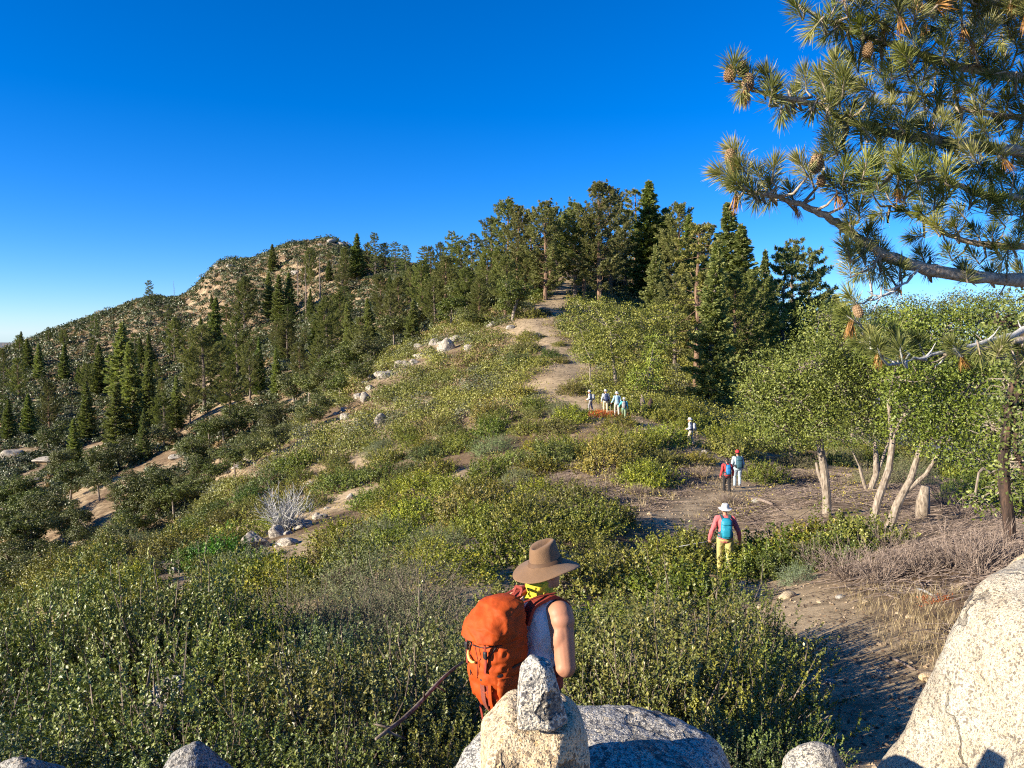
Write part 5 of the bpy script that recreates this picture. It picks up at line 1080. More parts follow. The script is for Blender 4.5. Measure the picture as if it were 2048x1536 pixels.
        t = r.random(n) ** .8; c = b0[None] + ax[None] * (t * .15)[:, None]
        o = unit(n, r); o -= (o @ ax)[:, None] * ax; o /= np.linalg.norm(o, axis=1)[:, None]
        ang = np.radians(72 - 52 * t + r.normal(size=n) * 12)
        dirs = ax[None] * np.cos(ang)[:, None] + o * np.sin(ang)[:, None] + np.array([0, 0, -.13])
        ln = r.uniform(.12, .20, n); dirs += r.normal(size=(n, 3)) * .17; dirs /= np.linalg.norm(dirs, axis=1)[:, None]
        tone = r.uniform(-.25, .35)
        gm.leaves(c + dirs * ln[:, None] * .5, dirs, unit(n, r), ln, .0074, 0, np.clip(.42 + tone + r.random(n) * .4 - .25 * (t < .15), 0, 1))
        if r.random() < .12:     # old brown needles below the tuft
            n = 36; c = b0 + unit(n, r) * .02; dd = -ax * .8 + np.array([0, 0, -.6]) + unit(n, r) * .45; dd /= np.linalg.norm(dd, axis=1)[:, None]; ln = r.uniform(.12, .19, n)
            dead.leaves(c + dd * ln[:, None] * .5, dd, unit(n, r), ln, .007, 0)
    for u, v in [(1494, 192), (1473, 402), (1738, 98), (1470, 330), (1702, 655), (1760, 715), (1850, 60)]:
        j = int(np.argmin((au - u) ** 2 + (av - v) ** 2)); c0 = P(u, v, ad[j]) - base; n = 70
        dd = np.array([-.1, 0, -1.0]) + unit(n, r) * .3; dd /= np.linalg.norm(dd, axis=1)[:, None]; ln = r.uniform(.12, .2, n)
        dead.leaves(c0 + unit(n, r) * .025 + dd * ln[:, None] * .45 + np.array([0, 0, .06]), dd, unit(n, r), ln, .008, 0)
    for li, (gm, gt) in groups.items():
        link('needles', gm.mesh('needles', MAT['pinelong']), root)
    for mb, mn in lmb: link('limb', mb.mesh('limb', MAT[mn], True), root)
    o = link('dead_needles', dead.mesh('dead_needles', MAT['deadneedle']), root); o['label'] = 'hanging tufts of dead orange needles'
    m, nt = newmat('cone_scales'); N = NT(nt); at = N.n('ShaderNodeAttribute', attribute_name='rnd').outputs['Fac']
    N.out(N.n('ShaderNodeBsdfPrincipled', i={'Base Color': N.ramp(at, [(0, (.07, .035, .02)), (.5, (.24, .14, .065)), (1, (.46, .31, .15))]), 'Roughness': .6}).outputs[0])
    cm = MB(); n = 130
    v, f = _ICO[4]; cm.add(v * np.array([.045, .045, .082]), f, 0, .1)
    for i in range(n):
        t = (i + .5) / n; z = 1 - 2 * t; a = i * 2.39996; rr = math.sqrt(max(0, 1 - z * z)) ** .8
        rad = .050 * rr * (1.12 if z < 0 else 1.0); c = np.array([math.cos(a) * rad, math.sin(a) * rad, z * .088])
        out = np.array([math.cos(a), math.sin(a), -.35]); out /= np.linalg.norm(out)
        sd = np.array([-math.sin(a), math.cos(a), 0]); up = np.cross(out, sd); w = .0125 * (.5 + rr)
        vs = [c - sd * w, c - up * w * .6, c + sd * w, c + up * w * .6, c + out * .014]
        cm.add(vs, [(0, 1, 4), (1, 2, 4), (2, 3, 4), (3, 0, 4)], 0, [.35, .3, .35, .5, 1.0])
    me = cm.mesh('cone', m)
    for u, v, Y, s in [(1460, 147, 6.9, 1.0), (1496, 164, 6.85, 1.0), (1484, 136, 7.1, .85), (1461, 314, 6.9, .95), (1468, 338, 6.95, .8), (1633, 327, 6.9, 1.15), (1716, 622, 7.05, .8), (1642, 362, 6.95, .7), (1736, 100, 7.3, .9)]:
        o = link('cone', me, root); o.location = P(u, v, Y) - base; o.scale = (s * .86, s * .86, s * .86); o.rotation_euler = (r.normal() * .25, r.normal() * .25, r.uniform(0, 6))
# ------------------------------------------------------------------ people
def skin_blob(name, prims, voxel, mat, smooth=2, noise=None):
    """one continuous surface round a set of ellipsoids and tapered limbs"""
    v0, f0 = _ICO[3]; mb = MB()
    for p in prims:
        if p[0] == 'e':
            _, c, rad, rot = p; q = v0 * np.array(rad)
            if rot is not None: q = q @ np.array(Euler(rot).to_matrix()).T
            mb.add(q + np.array(c), f0)
        else:
            _, a, ra, b, rb = p; a = np.array(a, float); b = np.array(b, float)
            mb.add(v0 * ra + a, f0); mb.add(v0 * rb + b, f0)
            mb.tube([a, b], [ra, rb], 16, 0)
    me = mb.mesh(name, mat); o = bpy.data.objects.new('tmp', me); COL.objects.link(o)
    m = o.modifiers.new('r', 'REMESH'); m.mode = 'VOXEL'; m.voxel_size = voxel; m.use_smooth_shade = True
    if smooth: s = o.modifiers.new('s', 'SMOOTH'); s.iterations = smooth; s.factor = .5
    dg = bpy.context.evaluated_depsgraph_get(); dg.update()
    out = bpy.data.meshes.new_from_object(o.evaluated_get(dg)); out.name = name
    bpy.data.objects.remove(o); bpy.data.meshes.remove(me)
    if noise:
        n = len(out.vertices); co = np.empty(n * 3, np.float32); nr = np.empty(n * 3, np.float32)
        out.vertices.foreach_get('co', co); out.vertices.foreach_get('normal', nr); co = co.reshape(-1, 3); nr = nr.reshape(-1, 3)
        co = co + nr * noise(co.astype(float))[:, None]; out.vertices.foreach_set('co', co.astype(np.float32).ravel()); out.update()
    out.materials.clear(); out.materials.append(mat)
    for p in out.polygons: p.use_smooth = True
    return out
def wrinkle(amp, sc=14, seed=1, aniso=(1, 1, .45)):
    def f(c):
        a = np.abs(fbm(c[:, 0] * sc * aniso[0], c[:, 1] * sc * aniso[1], c[:, 2] * sc * aniso[2], seed, 3))
        return amp * (.5 - 2.2 * a)
    return f
MAT['skin'] = flat('skin', (.41, .19, .11), .55, .12, 9, .002, .35)
MAT['skin_dark'] = flat('tanned_skin', (.40, .20, .12), .55, .1, 9)
MAT['hair'] = flat('dark_hair', (.03, .02, .014), .5, .3, 60)
MAT['boot'] = flat('boot_leather', (.10, .07, .05), .7, .2, 40)
def cloth(name, c, rough=.85, sheen=.15, bump=.002, weave=0): return flat(name, c, rough, .1, 60, bump, .25, sheen, weave)
def hand(pr, w, d, palm, side, grip=False):
    """palm, five unequal bent fingers and a side thumb; d = direction the fingers point, palm = palm normal"""
    w = np.array(w, float); d = np.array(d, float); d /= np.linalg.norm(d); palm = np.array(palm, float); palm -= d * (palm @ d); palm /= np.linalg.norm(palm)
    s = np.cross(d, palm) * side
    for k in (-.026, -.009, .009, .026): pr.append(('c', w + s * k * .7, .017, w + d * .085 + s * k, .0145))
    for k, L in ((-.030, .072), (-.010, .082), (.010, .078), (.029, .062)):
        a = w + d * .088 + s * k
        c1, c2 = (.9, 1.9) if grip else (.35, .8)
        d1 = d * math.cos(c1) + palm * math.sin(c1); d2 = d * math.cos(c2) + palm * math.sin(c2)
        b = a + d1 * L * .5; pr.append(('c', a, .0105, b, .0095)); pr.append(('c', b, .0095, b + d2 * L * .55, .0078))
    a = w + d * .03 - s * .034; b = a + (d * .6 - s * .75 + palm * .35) * .042; pr.append(('c', a, .014, b, .0115)); pr.append(('c', b, .0115, b + (d * .85 - s * .2 + palm * .45) * .036, .009))
def person(spec):
    """a walker facing +Y: one continuous body, with clothing, hat and hair as its parts"""
    g = spec.get; root = empty('person', spec['loc'], spec['rz']); k = g('h', 1.72) / 1.75; root.scale = (k, k, k)
    tag(root, spec['label'], 'person', 'walkers on the ridge path')
    st = g('stride', .14); lean = g('lean', .06)
    lo = g('width', 1.0)
    hipL, hipR = np.array([-.095, 0, .92]), np.array([.095, 0, .92])
    aL, aR = np.array([-.10, st, .085]), np.array([.10, -st, .085 + (.04 if st else 0)])
    kL = (hipL + aL) / 2 + np.array([-.005, .055, .02]); kR = (hipR + aR) / 2 + np.array([.005, .055, .02])
    ch = np.array([0, lean * .55, 1.28]); nk = np.array([0, lean, 1.47]); hd = np.array([g('hx', 0), lean + .025 + g('hy', 0), 1.615])
    sL, sR = np.array([-.175 * lo, lean * .9, 1.41]), np.array([.175 * lo, lean * .9, 1.41])
    eL = np.array(g('eL', (-.26, -.02, 1.13)), float); eR = np.array(g('eR', (.26, -.02, 1.13)), float)
    wL = np.array(g('wL', (-.27, .12, .90)), float); wR = np.array(g('wR', (.27, .12, .90)), float)
    rx = (0, 0, 0)
    torso = lambda a: [('e', ch, (.165 * lo + a, .115 + a, .21 + a), rx), ('e', (0, lean * .3, 1.1), (.15 * lo + a, .11 + a, .17 + a), rx), ('e', (0, -.01, .96), (.168 * lo + a, .125 + a, .13 + a), rx), ('c', sL, .062 + a, sR, .062 + a), ('c', sL * .45 + nk * .55 + [0, 0, -.02], .05 + a, sR * .45 + nk * .55 + [0, 0, -.02], .05 + a), ('e', (0, lean * .6 - .045, 1.34), (.14 * lo + a, .075 + a, .12 + a), rx)]
    am = g('arm', 1.0)
    arm = lambda s, e, w, a, f=1.0: [('c', s, (.056 * am + a), s * .45 + e * .55, (.048 * am + a)), ('c', s * .45 + e * .55, .048 * am + a, e, .041 * am + a), ('c', e, .041 * am + a, e * .65 + w * .35, .040 * am + a), ('c', e * .65 + w * .35, .040 * am + a, w * f + e * (1 - f), .028 + a)]
    arm0 = arm
    def arm(s, e, w, a, f=1.0):
        d = (e - s) / np.linalg.norm(e - s); sx = 1.0 if s[0] > 0 else -1.0
        return arm0(s, e, w, a, f) + [('e', s + d * .035 + [sx * .012, 0, 0], (.052 * am + a, .055 * am + a, .075 + a), rx), ('e', s * .5 + e * .5 + [0, -.016, 0], (.040 * am + a, .044 * am + a, .10 + a), rx), ('e', e + [0, -.014, 0], (.033 * am + a, .036 * am + a, .04 + a), rx), ('e', e * .75 + w * .25, (.040 * am + a, .042 * am + a, .06 + a), rx)]
    leg = lambda h, kn, an, a: [('c', h, .088 + a, kn, .058 + a), ('c', kn, .056 + a, kn * .6 + an * .4 + [0, -.012, 0], .054 + a), ('c', kn * .6 + an * .4 + [0, -.012, 0], .054 + a, an, .036 + a)]
    pr = torso(0) + arm(sL, eL, wL, 0) + arm(sR, eR, wR, 0) + leg(hipL, kL, aL, 0) + leg(hipR, kR, aR, 0)
    for an in (aL, aR): pr += [('c', an + [0, -.03, -.04], .036, an + [0, .14, -.055], .028)]
    pr += [('c', nk + [0, -.01, -.03], .058, hd + [0, -.015, -.05], .052), ('e', hd + [0, -.005, .03], (.074, .093, .098), rx), ('e', hd + [0, .03, -.045], (.056, .068, .072), rx), ('e', hd + [0, .075, -.09], (.03, .03, .025), rx), ('c', hd + [0, .088, .02], .010, hd + [0, .108, -.025], .015), ('e', hd + [0, .086, -.062], (.024, .012, .007), rx), ('e', hd + [0, .084, .035], (.05, .012, .010), rx)]
    for s in (-1, 1): pr += [('e', hd + [s * .078, -.005, -.005], (.010, .022, .032), rx), ('e', hd + [s * .03, .082, .018], (.012, .010, .008), rx)]
    for w, e, s in ((wL, eL, -1), (wR, eR, 1)):
        d = w - e; hand(pr, w, d, np.array([-s * .8, .45, 0.0]), s, g('gripL' if s < 0 else 'gripR', False))
    vx = g('vox', .009)
    link('body', skin_blob('body', pr, vx, MAT[g('skin', 'skin')]), root)
    # clothing
    sm = spec['shirt']; sl = g('sleeve', .97); shp = torso(.014)
    if sl > 0:
        for s, e, w in ((sL, eL, wL), (sR, eR, wR)): shp += arm(s, e, w, .013, sl)
    else: shp = [q for q in torso(.010) if not (q[0] == 'c' and abs(q[1][0]) > .15)] + [('c', sL * .70 + [0, 0, .015], .058, sR * .70 + [0, 0, .015], .058)]
    shp.append(('c', nk + [0, -.012, -.05], .064, nk + [0, -.008, 0.0], .060))
    if g('untucked', True): shp.append(('e', (0, -.008, .90), (.172 * lo, .132, .075), rx))
    link('shirt', skin_blob('shirt', shp, vx * 1.1, sm, 2, wrinkle(.010, 15, spec['seed'])), root)
    ps = leg(hipL, kL, aL, .014) + leg(hipR, kR, aR, .014) + [('e', (0, -.012, .93), (.176 * lo, .136, .11), rx)]
    ps = ps + [('c', kL * .5 + aL * .5, .062, aL + [0, -.005, .03], .060), ('c', kR * .5 + aR * .5, .062, aR + [0, -.005, .03], .060)]
    link('trousers', skin_blob('trousers', ps, vx * 1.1, spec['pants'], 2, wrinkle(.010, 13, spec['seed'] + 4)), root)
    for an in (aL, aR): link('boot', skin_blob('boot', [('c', an + [0, -.035, -.045], .048, an + [0, .15, -.055], .038), ('c', an + [0, -.02, -.02], .05, an + [0, -.015, .06], .05)], .012, MAT['boot']), root)
    # hair
    hp = [('e', hd + [0, -.022, .035], (.080, .088, .098), rx)]
    if g('hairlong'): hp += [('c', hd + [0, -.085, 0], .04, hd + [0, -.10, -.12], .022)]
    link('hair', skin_blob('hair', hp, .012, MAT['hair']), root)
    if g('hat'): make_hat(root, hd, **spec['hat'])
    if g('scarf'):
        link('neck_scarf', skin_blob('neck_scarf', [('e', nk + [0, -.008, .035], (.076, .082, .042), (.12, 0, 0)), ('e', nk + [0, -.02, .0], (.088, .088, .03), (.2, 0, 0)), ('e', nk + [0, -.03, .075], (.07, .07, .045), (.1, 0, 0)), ('e', nk + [.03, -.05, .0], (.03, .025, .03), (.3, 0, .3))], .007, spec['scarf'], 2, wrinkle(.010, 34, 3, (1, 1, 1.6))), root)
    return root, dict(hd=hd, nk=nk, sL=sL, sR=sR, wL=wL, wR=wR, eL=eL, eR=eR, k=k)
def make_hat(root, hd, mat, brim=.175, crown=.105, droop=.035, top='pinch', tilt=(0, 0), band=None, style='brim', seed=1):
    mb = MB(); n = 72; a = np.arange(n) * 2 * math.pi / n; ca, sa = np.cos(a), np.sin(a)
    def ring(rx, ry, z, wav=0, curl=0): return np.c_[rx * ca, ry * sa, z + wav * np.cos(2 * a + .5) + curl * np.abs(ca) ** 3 + .35 * wav * np.sin(3 * a + seed)]
    rings = []
    if style == 'cap':
        prof = [(.092, .108, -.01), (.094, .110, .02), (.09, .105, .06), (.072, .085, .095), (.04, .05, .112), (.006, .006, .116)]
        rings = [ring(*q) for q in prof]
    else:
        b = brim
        rings = [ring(.083, .100, -.006), ring(b * .8, b * .86, -.010 - droop * .6, .006, .008), ring(b * .985, b * 1.05 - .004, -.007 - droop, .009, .014), ring(b, b * 1.05, -.002 - droop, .009, .015), ring(b * .985, b * 1.05 - .004, .003 - droop, .009, .014), ring(b * .8, b * .86, .0 - droop * .6, .006, .008), ring(.098, .114, .004), ring(.090, .107, .012), ring(.087, .103, .035), ring(.083, .098, .065), ring(.076, .091, crown - .016), ring(.068, .082, crown - .003)]
        topr = [ring(.052, .064, crown), ring(.03, .04, crown - .002), ring(.004, .005, crown - .004)]
        for q in topr:
            if top == 'pinch': q[:, 2] -= .022 * np.exp(-(q[:, 0] / .022) ** 2) * (1 - .25 * np.clip(q[:, 1] / .06, -1, 1))
        rings += topr
        if top == 'pinch':
            for q, s in zip(rings[-6:], (.4, .7, 1, .8, .4, 0)):
                f = np.clip(q[:, 1] / .08, 0, 1); q[:, 0] *= 1 - .28 * s * f
                q[:, 2] += .012 * s * np.clip(-q[:, 1] / .08, -1, 1) * -1
    v = np.concatenate(rings); f = []
    for i in range(len(rings) - 1):
        for j in range(n): f.append((i * n + j, i * n + (j + 1) % n, (i + 1) * n + (j + 1) % n, (i + 1) * n + j))
    if style == 'cap':
        m = len(v); vis = []
        for r_, z in ((.09, -.005), (.15, -.015), (.175, -.022)):
            for t in np.linspace(.5, math.pi - .5, 12): vis.append((.082 * math.cos(t) * (1.0), .02 + r_ * math.sin(t), z))
        v = np.concatenate([v, vis])
        for i in range(2):
            for j in range(11): f.append((m + i * 12 + j, m + i * 12 + j + 1, m + (i + 1) * 12 + j + 1, m + (i + 1) * 12 + j))
    v = v + (.0025 * fbm(v[:, 0] * 22, v[:, 1] * 22, v[:, 2] * 22, seed, 3))[:, None]
    mb.add(v, f); me = mb.mesh('hat', mat, True)
    o = link('hat', me, root); o.location = hd + np.array([0, -.004, .052]); o.rotation_euler = (tilt[0], tilt[1], 0)
    sub = o.modifiers.new('sub', 'SUBSURF'); sub.levels = 1; sub.render_levels = 1
    if style == 'brim': so = o.modifiers.new('solid', 'SOLIDIFY'); so.thickness = .0; o.modifiers.remove(so)
    if band is not None:
        b2 = MB(); rr = [ring(.1005, .1165, .005), ring(.0945, .1115, .008), ring(.0915, .1085, .030), ring(.0885, .1055, .030)]
        ff = [(i * n + j, i * n + (j + 1) % n, (i + 1) * n + (j + 1) % n, (i + 1) * n + j) for i in range(3) for j in range(n)]
        b2.add(np.concatenate(rr), ff); bo = link('hat_band', b2.mesh('hat_band', band, True), o)
def superloft(mb, secs, k=40, mat=0, e=3.2, cap=True):
    """secs: (z, cx, cy, rx, ry): rounded-square sections stacked along z"""
    a = np.arange(k) * 2 * math.pi / k; c, s = np.cos(a), np.sin(a)
    x = np.sign(c) * np.abs(c) ** (2 / e); y = np.sign(s) * np.abs(s) ** (2 / e)
    v = np.concatenate([np.c_[q[1] + q[3] * x, q[2] + q[4] * y, np.full(k, q[0])] for q in secs])
    f = [(i * k + j, i * k + (j + 1) % k, (i + 1) * k + (j + 1) % k, (i + 1) * k + j) for i in range(len(secs) - 1) for j in range(k)]
    return v, f
def loftmesh(name, secs, mat, e=3.0, amp=.006, sc=12, seed=1, k=48, dens=8):
    S = np.array(secs, float); t = np.linspace(0, 1, len(S)); tt = np.linspace(0, 1, len(S) * dens)
    Q = np.stack([np.interp(tt, t, S[:, i]) for i in range(5)], 1)
    for _ in range(dens // 2): Q[1:-1] = (Q[:-2] + 2 * Q[1:-1] + Q[2:]) / 4
    mb = MB(); v, f = superloft(mb, Q, k, 0, e)
    ctr = np.repeat(Q[:, [1, 2, 0]], k, 0); d = v - ctr; ln = np.linalg.norm(d, axis=1)[:, None] + 1e-6
    w = -2.0 * np.abs(fbm(v[:, 0] * sc, v[:, 1] * sc, v[:, 2] * sc * 1.3 + v[:, 0] * 5, seed, 3)) + .5 + .6 * fbm(v[:, 0] * 4, v[:, 1] * 4, v[:, 2] * 4, seed + 3, 2)
    v = v + d / ln * (amp * w)[:, None] * np.minimum(1, ln / .05)
    n = len(v); v = np.concatenate([v, Q[:1, [1, 2, 0]], Q[-1:, [1, 2, 0]]]); mb.add(v, f)
    tr = [(n, (j + 1) % k, j) for j in range(k)] + [(n + 1, n - k + j, n - k + (j + 1) % k) for j in range(k)]
    mb.t.append(np.array(tr)); mb.mt.append(np.zeros(len(tr)))
    return mb.mesh(name, mat, True)
def strap_mesh(name, pts, nrm, w, t, mat, dens=6):
    p = np.array(pts, float); nn = np.array(nrm, float) if np.ndim(nrm) == 2 else np.repeat(np.array([nrm], float), len(p), 0)
    s = np.linspace(0, 1, len(p)); ss = np.linspace(0, 1, len(p) * dens)
    p = np.stack([np.interp(ss, s, p[:, i]) for i in range(3)], 1); nn = np.stack([np.interp(ss, s, nn[:, i]) for i in range(3)], 1)
    for _ in range(3): p[1:-1] = (p[:-2] + 2 * p[1:-1] + p[2:]) / 4
    nn /= np.linalg.norm(nn, axis=1)[:, None]; d = np.gradient(p, axis=0); d /= np.linalg.norm(d, axis=1)[:, None]
    sd = np.cross(d, nn); sd /= np.linalg.norm(sd, axis=1)[:, None]; up = np.cross(sd, d)
    q = [p + sd * w / 2 + up * t / 2, p - sd * w / 2 + up * t / 2, p - sd * w / 2 - up * t / 2, p + sd * w / 2 - up * t / 2]
    v = np.stack(q, 1).reshape(-1, 3); f = [(i * 4 + j, i * 4 + (j + 1) % 4, i * 4 + 4 + (j + 1) % 4, i * 4 + 4 + j) for i in range(len(p) - 1) for j in range(4)]
    f += [(3, 2, 1, 0), tuple(len(v) - 4 + j for j in range(4))]
    mb = MB(); mb.add(v, f); return mb.mesh(name, mat)
def daypack(prs, J, main, dark, label, w=.14, h=.25, d=.085, seed=1, z0=1.2):
    """a walker's rucksack, worn on the back (-Y side)"""
    e = empty('backpack', prs.location, prs.rotation_euler.z); e.scale = prs.scale
    tag(e, label, 'backpack', 'rucksacks of the walkers')
    y = -.135 - d; c = z0
    link('body', loftmesh('body', [(c - h, 0, y + .02, w * .6, d * .6), (c - h * .93, 0, y, w * .9, d * .9), (c - h * .3, 0, y - .015, w, d * 1.1), (c + h * .35, 0, y, w * .95, d), (c + h * .8, 0, y + .02, w * .75, d * .8), (c + h, 0, y + .035, w * .45, d * .45)], main, 2.8, .008, 13, seed), e)
    link('lid', loftmesh('lid', [(c + h * .45, 0, y - .01, w * .9, d * 1.0), (c + h * .52, 0, y - .012, w * .97, d * 1.1), (c + h * .85, 0, y, w * .9, d * 1.0), (c + h * 1.08, 0, y + .02, w * .55, d * .6)], main, 2.6, .006, 14, seed + 1), e)
    link('front_pocket', loftmesh('front_pocket', [(c - h * .8, 0, y - d * .85, w * .5, d * .25), (c - h * .7, 0, y - d * .95, w * .66, d * .35), (c - h * .1, 0, y - d * 1.0, w * .66, d * .34), (c + h * .15, 0, y - d * .9, w * .5, d * .2)], main, 2.8, .006, 14, seed + 2), e)
    for s in (-1, 1):
        link('side_pocket', loftmesh('side_pocket', [(c - h * .9, s * w * .8, y, w * .2, d * .6), (c - h * .8, s * w * .92, y, w * .25, d * .75), (c - h * .3, s * w * .95, y, w * .22, d * .75)], dark, 2.6, .004, 16, seed + 3), e)
        sh = J['sL'] if s < 0 else J['sR']
        link('shoulder_strap', strap_mesh('shoulder_strap', [(s * .07, -.13, c + h * .55), (s * .085, -.09, 1.46), (s * .10, .0 + J['nk'][1], 1.502), (s * .12, .11 + J['nk'][1], 1.42), (s * .13, .135, 1.28), (s * .17, .06, 1.08), (s * .15, -.12, c - h * .6)], [(0, -1, .3), (0, -.7, .8), (0, 0, 1), (0, .8, .5), (0, 1, 0), (s, .4, 0), (s, -.6, 0)], .055, .014, dark), e)
    a = np.linspace(0, 2 * math.pi, 25)
    link('hip_belt', strap_mesh('hip_belt', np.c_[.185 * np.cos(a), .15 * np.sin(a) - .012, np.full(25, 1.0)], np.c_[np.cos(a), np.sin(a), 0 * a], .045, .012, dark, 2), e)
    return e
def pole(a, b, label, col='pole'):
    a = np.array(a); b = np.array(b); d = b - a; e = empty('trekking_pole', tuple(b)); tag(e, label, 'trekking pole', 'trekking poles')
    s = MB(); s.tube([a - b, (a - b) * .02], [.008, .006], 8, 0); link('shaft', s.mesh('shaft', MAT['pole'], True), e)
    g_ = MB(); n = d / np.linalg.norm(d); g_.tube([a - b - n * .03, a - b + n * .05, a - b + n * .11], [.018, .016, .015], 8, 0); link('grip', g_.mesh('grip', MAT['black'], True), e)
    k = MB(); k.tube([(a - b) * .07, (a - b) * .06], [.03, .022], 10, 0); link('basket', k.mesh('basket', MAT['black'], True), e)
MAT['pole'] = flat('pole_metal', (.30, .30, .31), .35, .05, 10, 0, .5); MAT['black'] = flat('black_nylon', (.018, .018, .02), .6, .2, 40)
def orange_pack(prs, J):
    OR = flat('orange_ripstop', (.40, .060, .008), .68, .2, 16, .006, .2, 0); DK = flat('dark_red_webbing', (.22, .030, .016), .75, .15, 50, .002); PT = flat('maroon_panel', (.20, .05, .03), .8, .3, 90, .002)
    e = empty('backpack', prs.location, prs.rotation_euler.z); e.scale = prs.scale
    tag(e, 'big orange rucksack worn by the brown-hatted walker', 'backpack', None)
    y = -.265
    link('body', loftmesh('body', [(.84, 0, y + .03, .09, .07), (.86, 0, y + .015, .135, .105), (.95, 0, y - .005, .158, .135), (1.12, 0, y - .02, .168, .148), (1.27, .0, y - .01, .165, .142), (1.38, 0, y, .155, .13), (1.42, 0, y + .005, .14, .115)], OR, 2.7, .024, 8.5, 5, 96, 14), e)
    link('lid', loftmesh('lid', [(1.345, 0, y - .045, .12, .125), (1.355, 0, y - .055, .165, .165), (1.42, 0, y - .04, .172, .165), (1.50, 0, y - .01, .160, .145), (1.56, 0, y + .015, .13, .11), (1.585, 0, y + .03, .07, .06)], OR, 2.6, .020, 8, 12, 96, 14), e)
    for s in (-1, 1):
        link('side_pocket', loftmesh('side_pocket', [(.87, s * .12, y, .03, .06), (.90, s * .145, y, .035, .10), (1.08, s * .158, y - .01, .03, .115), (1.13, s * .15, y - .01, .028, .11)], OR, 2.5, .010, 14, 20 + s, 48, 10), e)
        link('lid_strap', strap_mesh('lid_strap', [(s * .10, y - .175, 1.40), (s * .10, y - .178, 1.34), (s * .098, y - .168, 1.24), (s * .095, y - .172, 1.16)], (0, -1, 0), .018, .004, DK), e)
        link('buckle', loftmesh('buckle', [(1.255, s * .098, y - .172, .014, .007), (1.265, s * .098, y - .174, .016, .009), (1.295, s * .098, y - .176, .016, .009), (1.305, s * .098, y - .174, .012, .007)], MAT['black'], 3, 0, 8, 3, 16, 3), e)
        link('shoulder_strap', strap_mesh('shoulder_strap', [(s * .07, -.13, 1.36), (s * .085, -.10, 1.47), (s * .10, .0 + J['nk'][1], 1.508), (s * .12, .11 + J['nk'][1], 1.43), (s * .13, .14, 1.28), (s * .175, .07, 1.08), (s * .16, -.14, .98)], [(0, -1, .3), (0, -.7, .8), (0, 0, 1), (0, .8, .5), (0, 1, 0), (s, .4, 0), (s, -.6, 0)], .07, .02, DK), e)
        link('load_lifter', strap_mesh('load_lifter', [(s * .09, -.16, 1.50), (s * .095, -.06, 1.515), (s * .10, .03 + J['nk'][1], 1.51)], (0, 0, 1), .018, .004, DK), e)
        link('compression_strap', strap_mesh('compression_strap', [(s * .168, -.14, 1.20), (s * .172, y, 1.19), (s * .155, y - .12, 1.14), (s * .05, y - .176, 1.10)], [(s, 0, 0), (s, 0, 0), (s * .8, -.6, 0), (0, -1, 0)], .014, .004, MAT['black']), e)
    a = np.linspace(0, 2 * math.pi, 33)
    link('hip_belt', strap_mesh('hip_belt', np.c_[.20 * np.cos(a), .165 * np.sin(a) - .015, np.full(33, 1.0)], np.c_[np.cos(a), np.sin(a), 0 * a], .09, .018, DK, 2), e)
    link('centre_panel', strap_mesh('centre_panel', [(.045, y - .165, 1.16), (.05, y - .160, 1.05), (.05, y - .150, .95), (.04, y - .118, .88)], (0, -1, -.1), .045, .006, PT), e)
    link('daisy_chain', strap_mesh('daisy_chain', [(.085, y - .158, 1.22), (.09, y - .152, 1.05), (.088, y - .135, .93)], (.2, -1, 0), .012, .008, DK), e)
    link('orange_loop', strap_mesh('orange_loop', [(.108, y - .150, 1.08), (.112, y - .148, .98), (.108, y - .130, .91)], (.3, -1, 0), .022, .005, OR), e)
    link('haul_strap', strap_mesh('haul_strap', [(-.13, y - .05, .90), (-.135, y - .05, .80), (-.13, y - .03, .68)], (0, -1, 0), .022, .004, DK), e)
    c = MB(); p = [(-.09, y - .165, 1.245), (-.075, y - .178, 1.225), (-.045, y - .188, 1.205), (-.015, y - .190, 1.200), (.01, y - .186, 1.207)]
    c.tube(p, [.007, .009, .010, .009, .007], 8, 0); link('ice_axe_loop', c.mesh('loop', flat('yellow_tube', (.55, .48, .14), .5, .1, 20), True), e)
    for q, sd in (([(-.13, y - .14, 1.28), (-.145, y - .15, 1.21), (-.12, y - .165, 1.175), (-.095, y - .17, 1.21), (-.1, y - .168, 1.27)], 1), ([(.0, y - .18, 1.31), (.03, y - .178, 1.22), (.02, y - .178, 1.1)], 2), ([(.13, y - .12, 1.33), (.10, y - .15, 1.25), (.125, y - .13, 1.17), (.10, y - .15, 1.08)], 3), ([(-.16, y - .08, 1.335), (-.06, y - .175, 1.30), (.06, y - .175, 1.315), (.15, y - .09, 1.34)], 4)):
        q = np.array(q); t = np.linspace(0, 1, len(q)); tt = np.linspace(0, 1, 24); w = np.stack([np.interp(tt, t, q[:, i]) for i in range(3)], 1)
        for _ in range(4): w[1:-1] = (w[:-2] + 2 * w[1:-1] + w[2:]) / 4
        m = MB(); m.tube(w, .0028, 6, 0); link('cord', m.mesh('cord', MAT['black'] if sd != 2 else DK, True), e)
    link('haul_loop', strap_mesh('haul_loop', [(-.03, -.14, 1.52), (-.03, -.12, 1.56), (.03, -.12, 1.56), (.03, -.14, 1.52)], (0, 1, 0), .018, .004, DK), e)
    for ch in e.children:
        if not ch.name.split('.')[0] in ('shoulder_strap', 'load_lifter', 'hip_belt', 'haul_loop'): ch.scale = (.94, 1, .88); ch.location.z = .13
    m = MB(); v, f = _ICO[3]; m.add(v * np.array([.016, .012, .028]), f); o = link('pink_tag', m.mesh('tag', flat('pink_plastic', (.75, .05, .22), .4, .05)), e); o.location = (.185, -.2, 1.05)
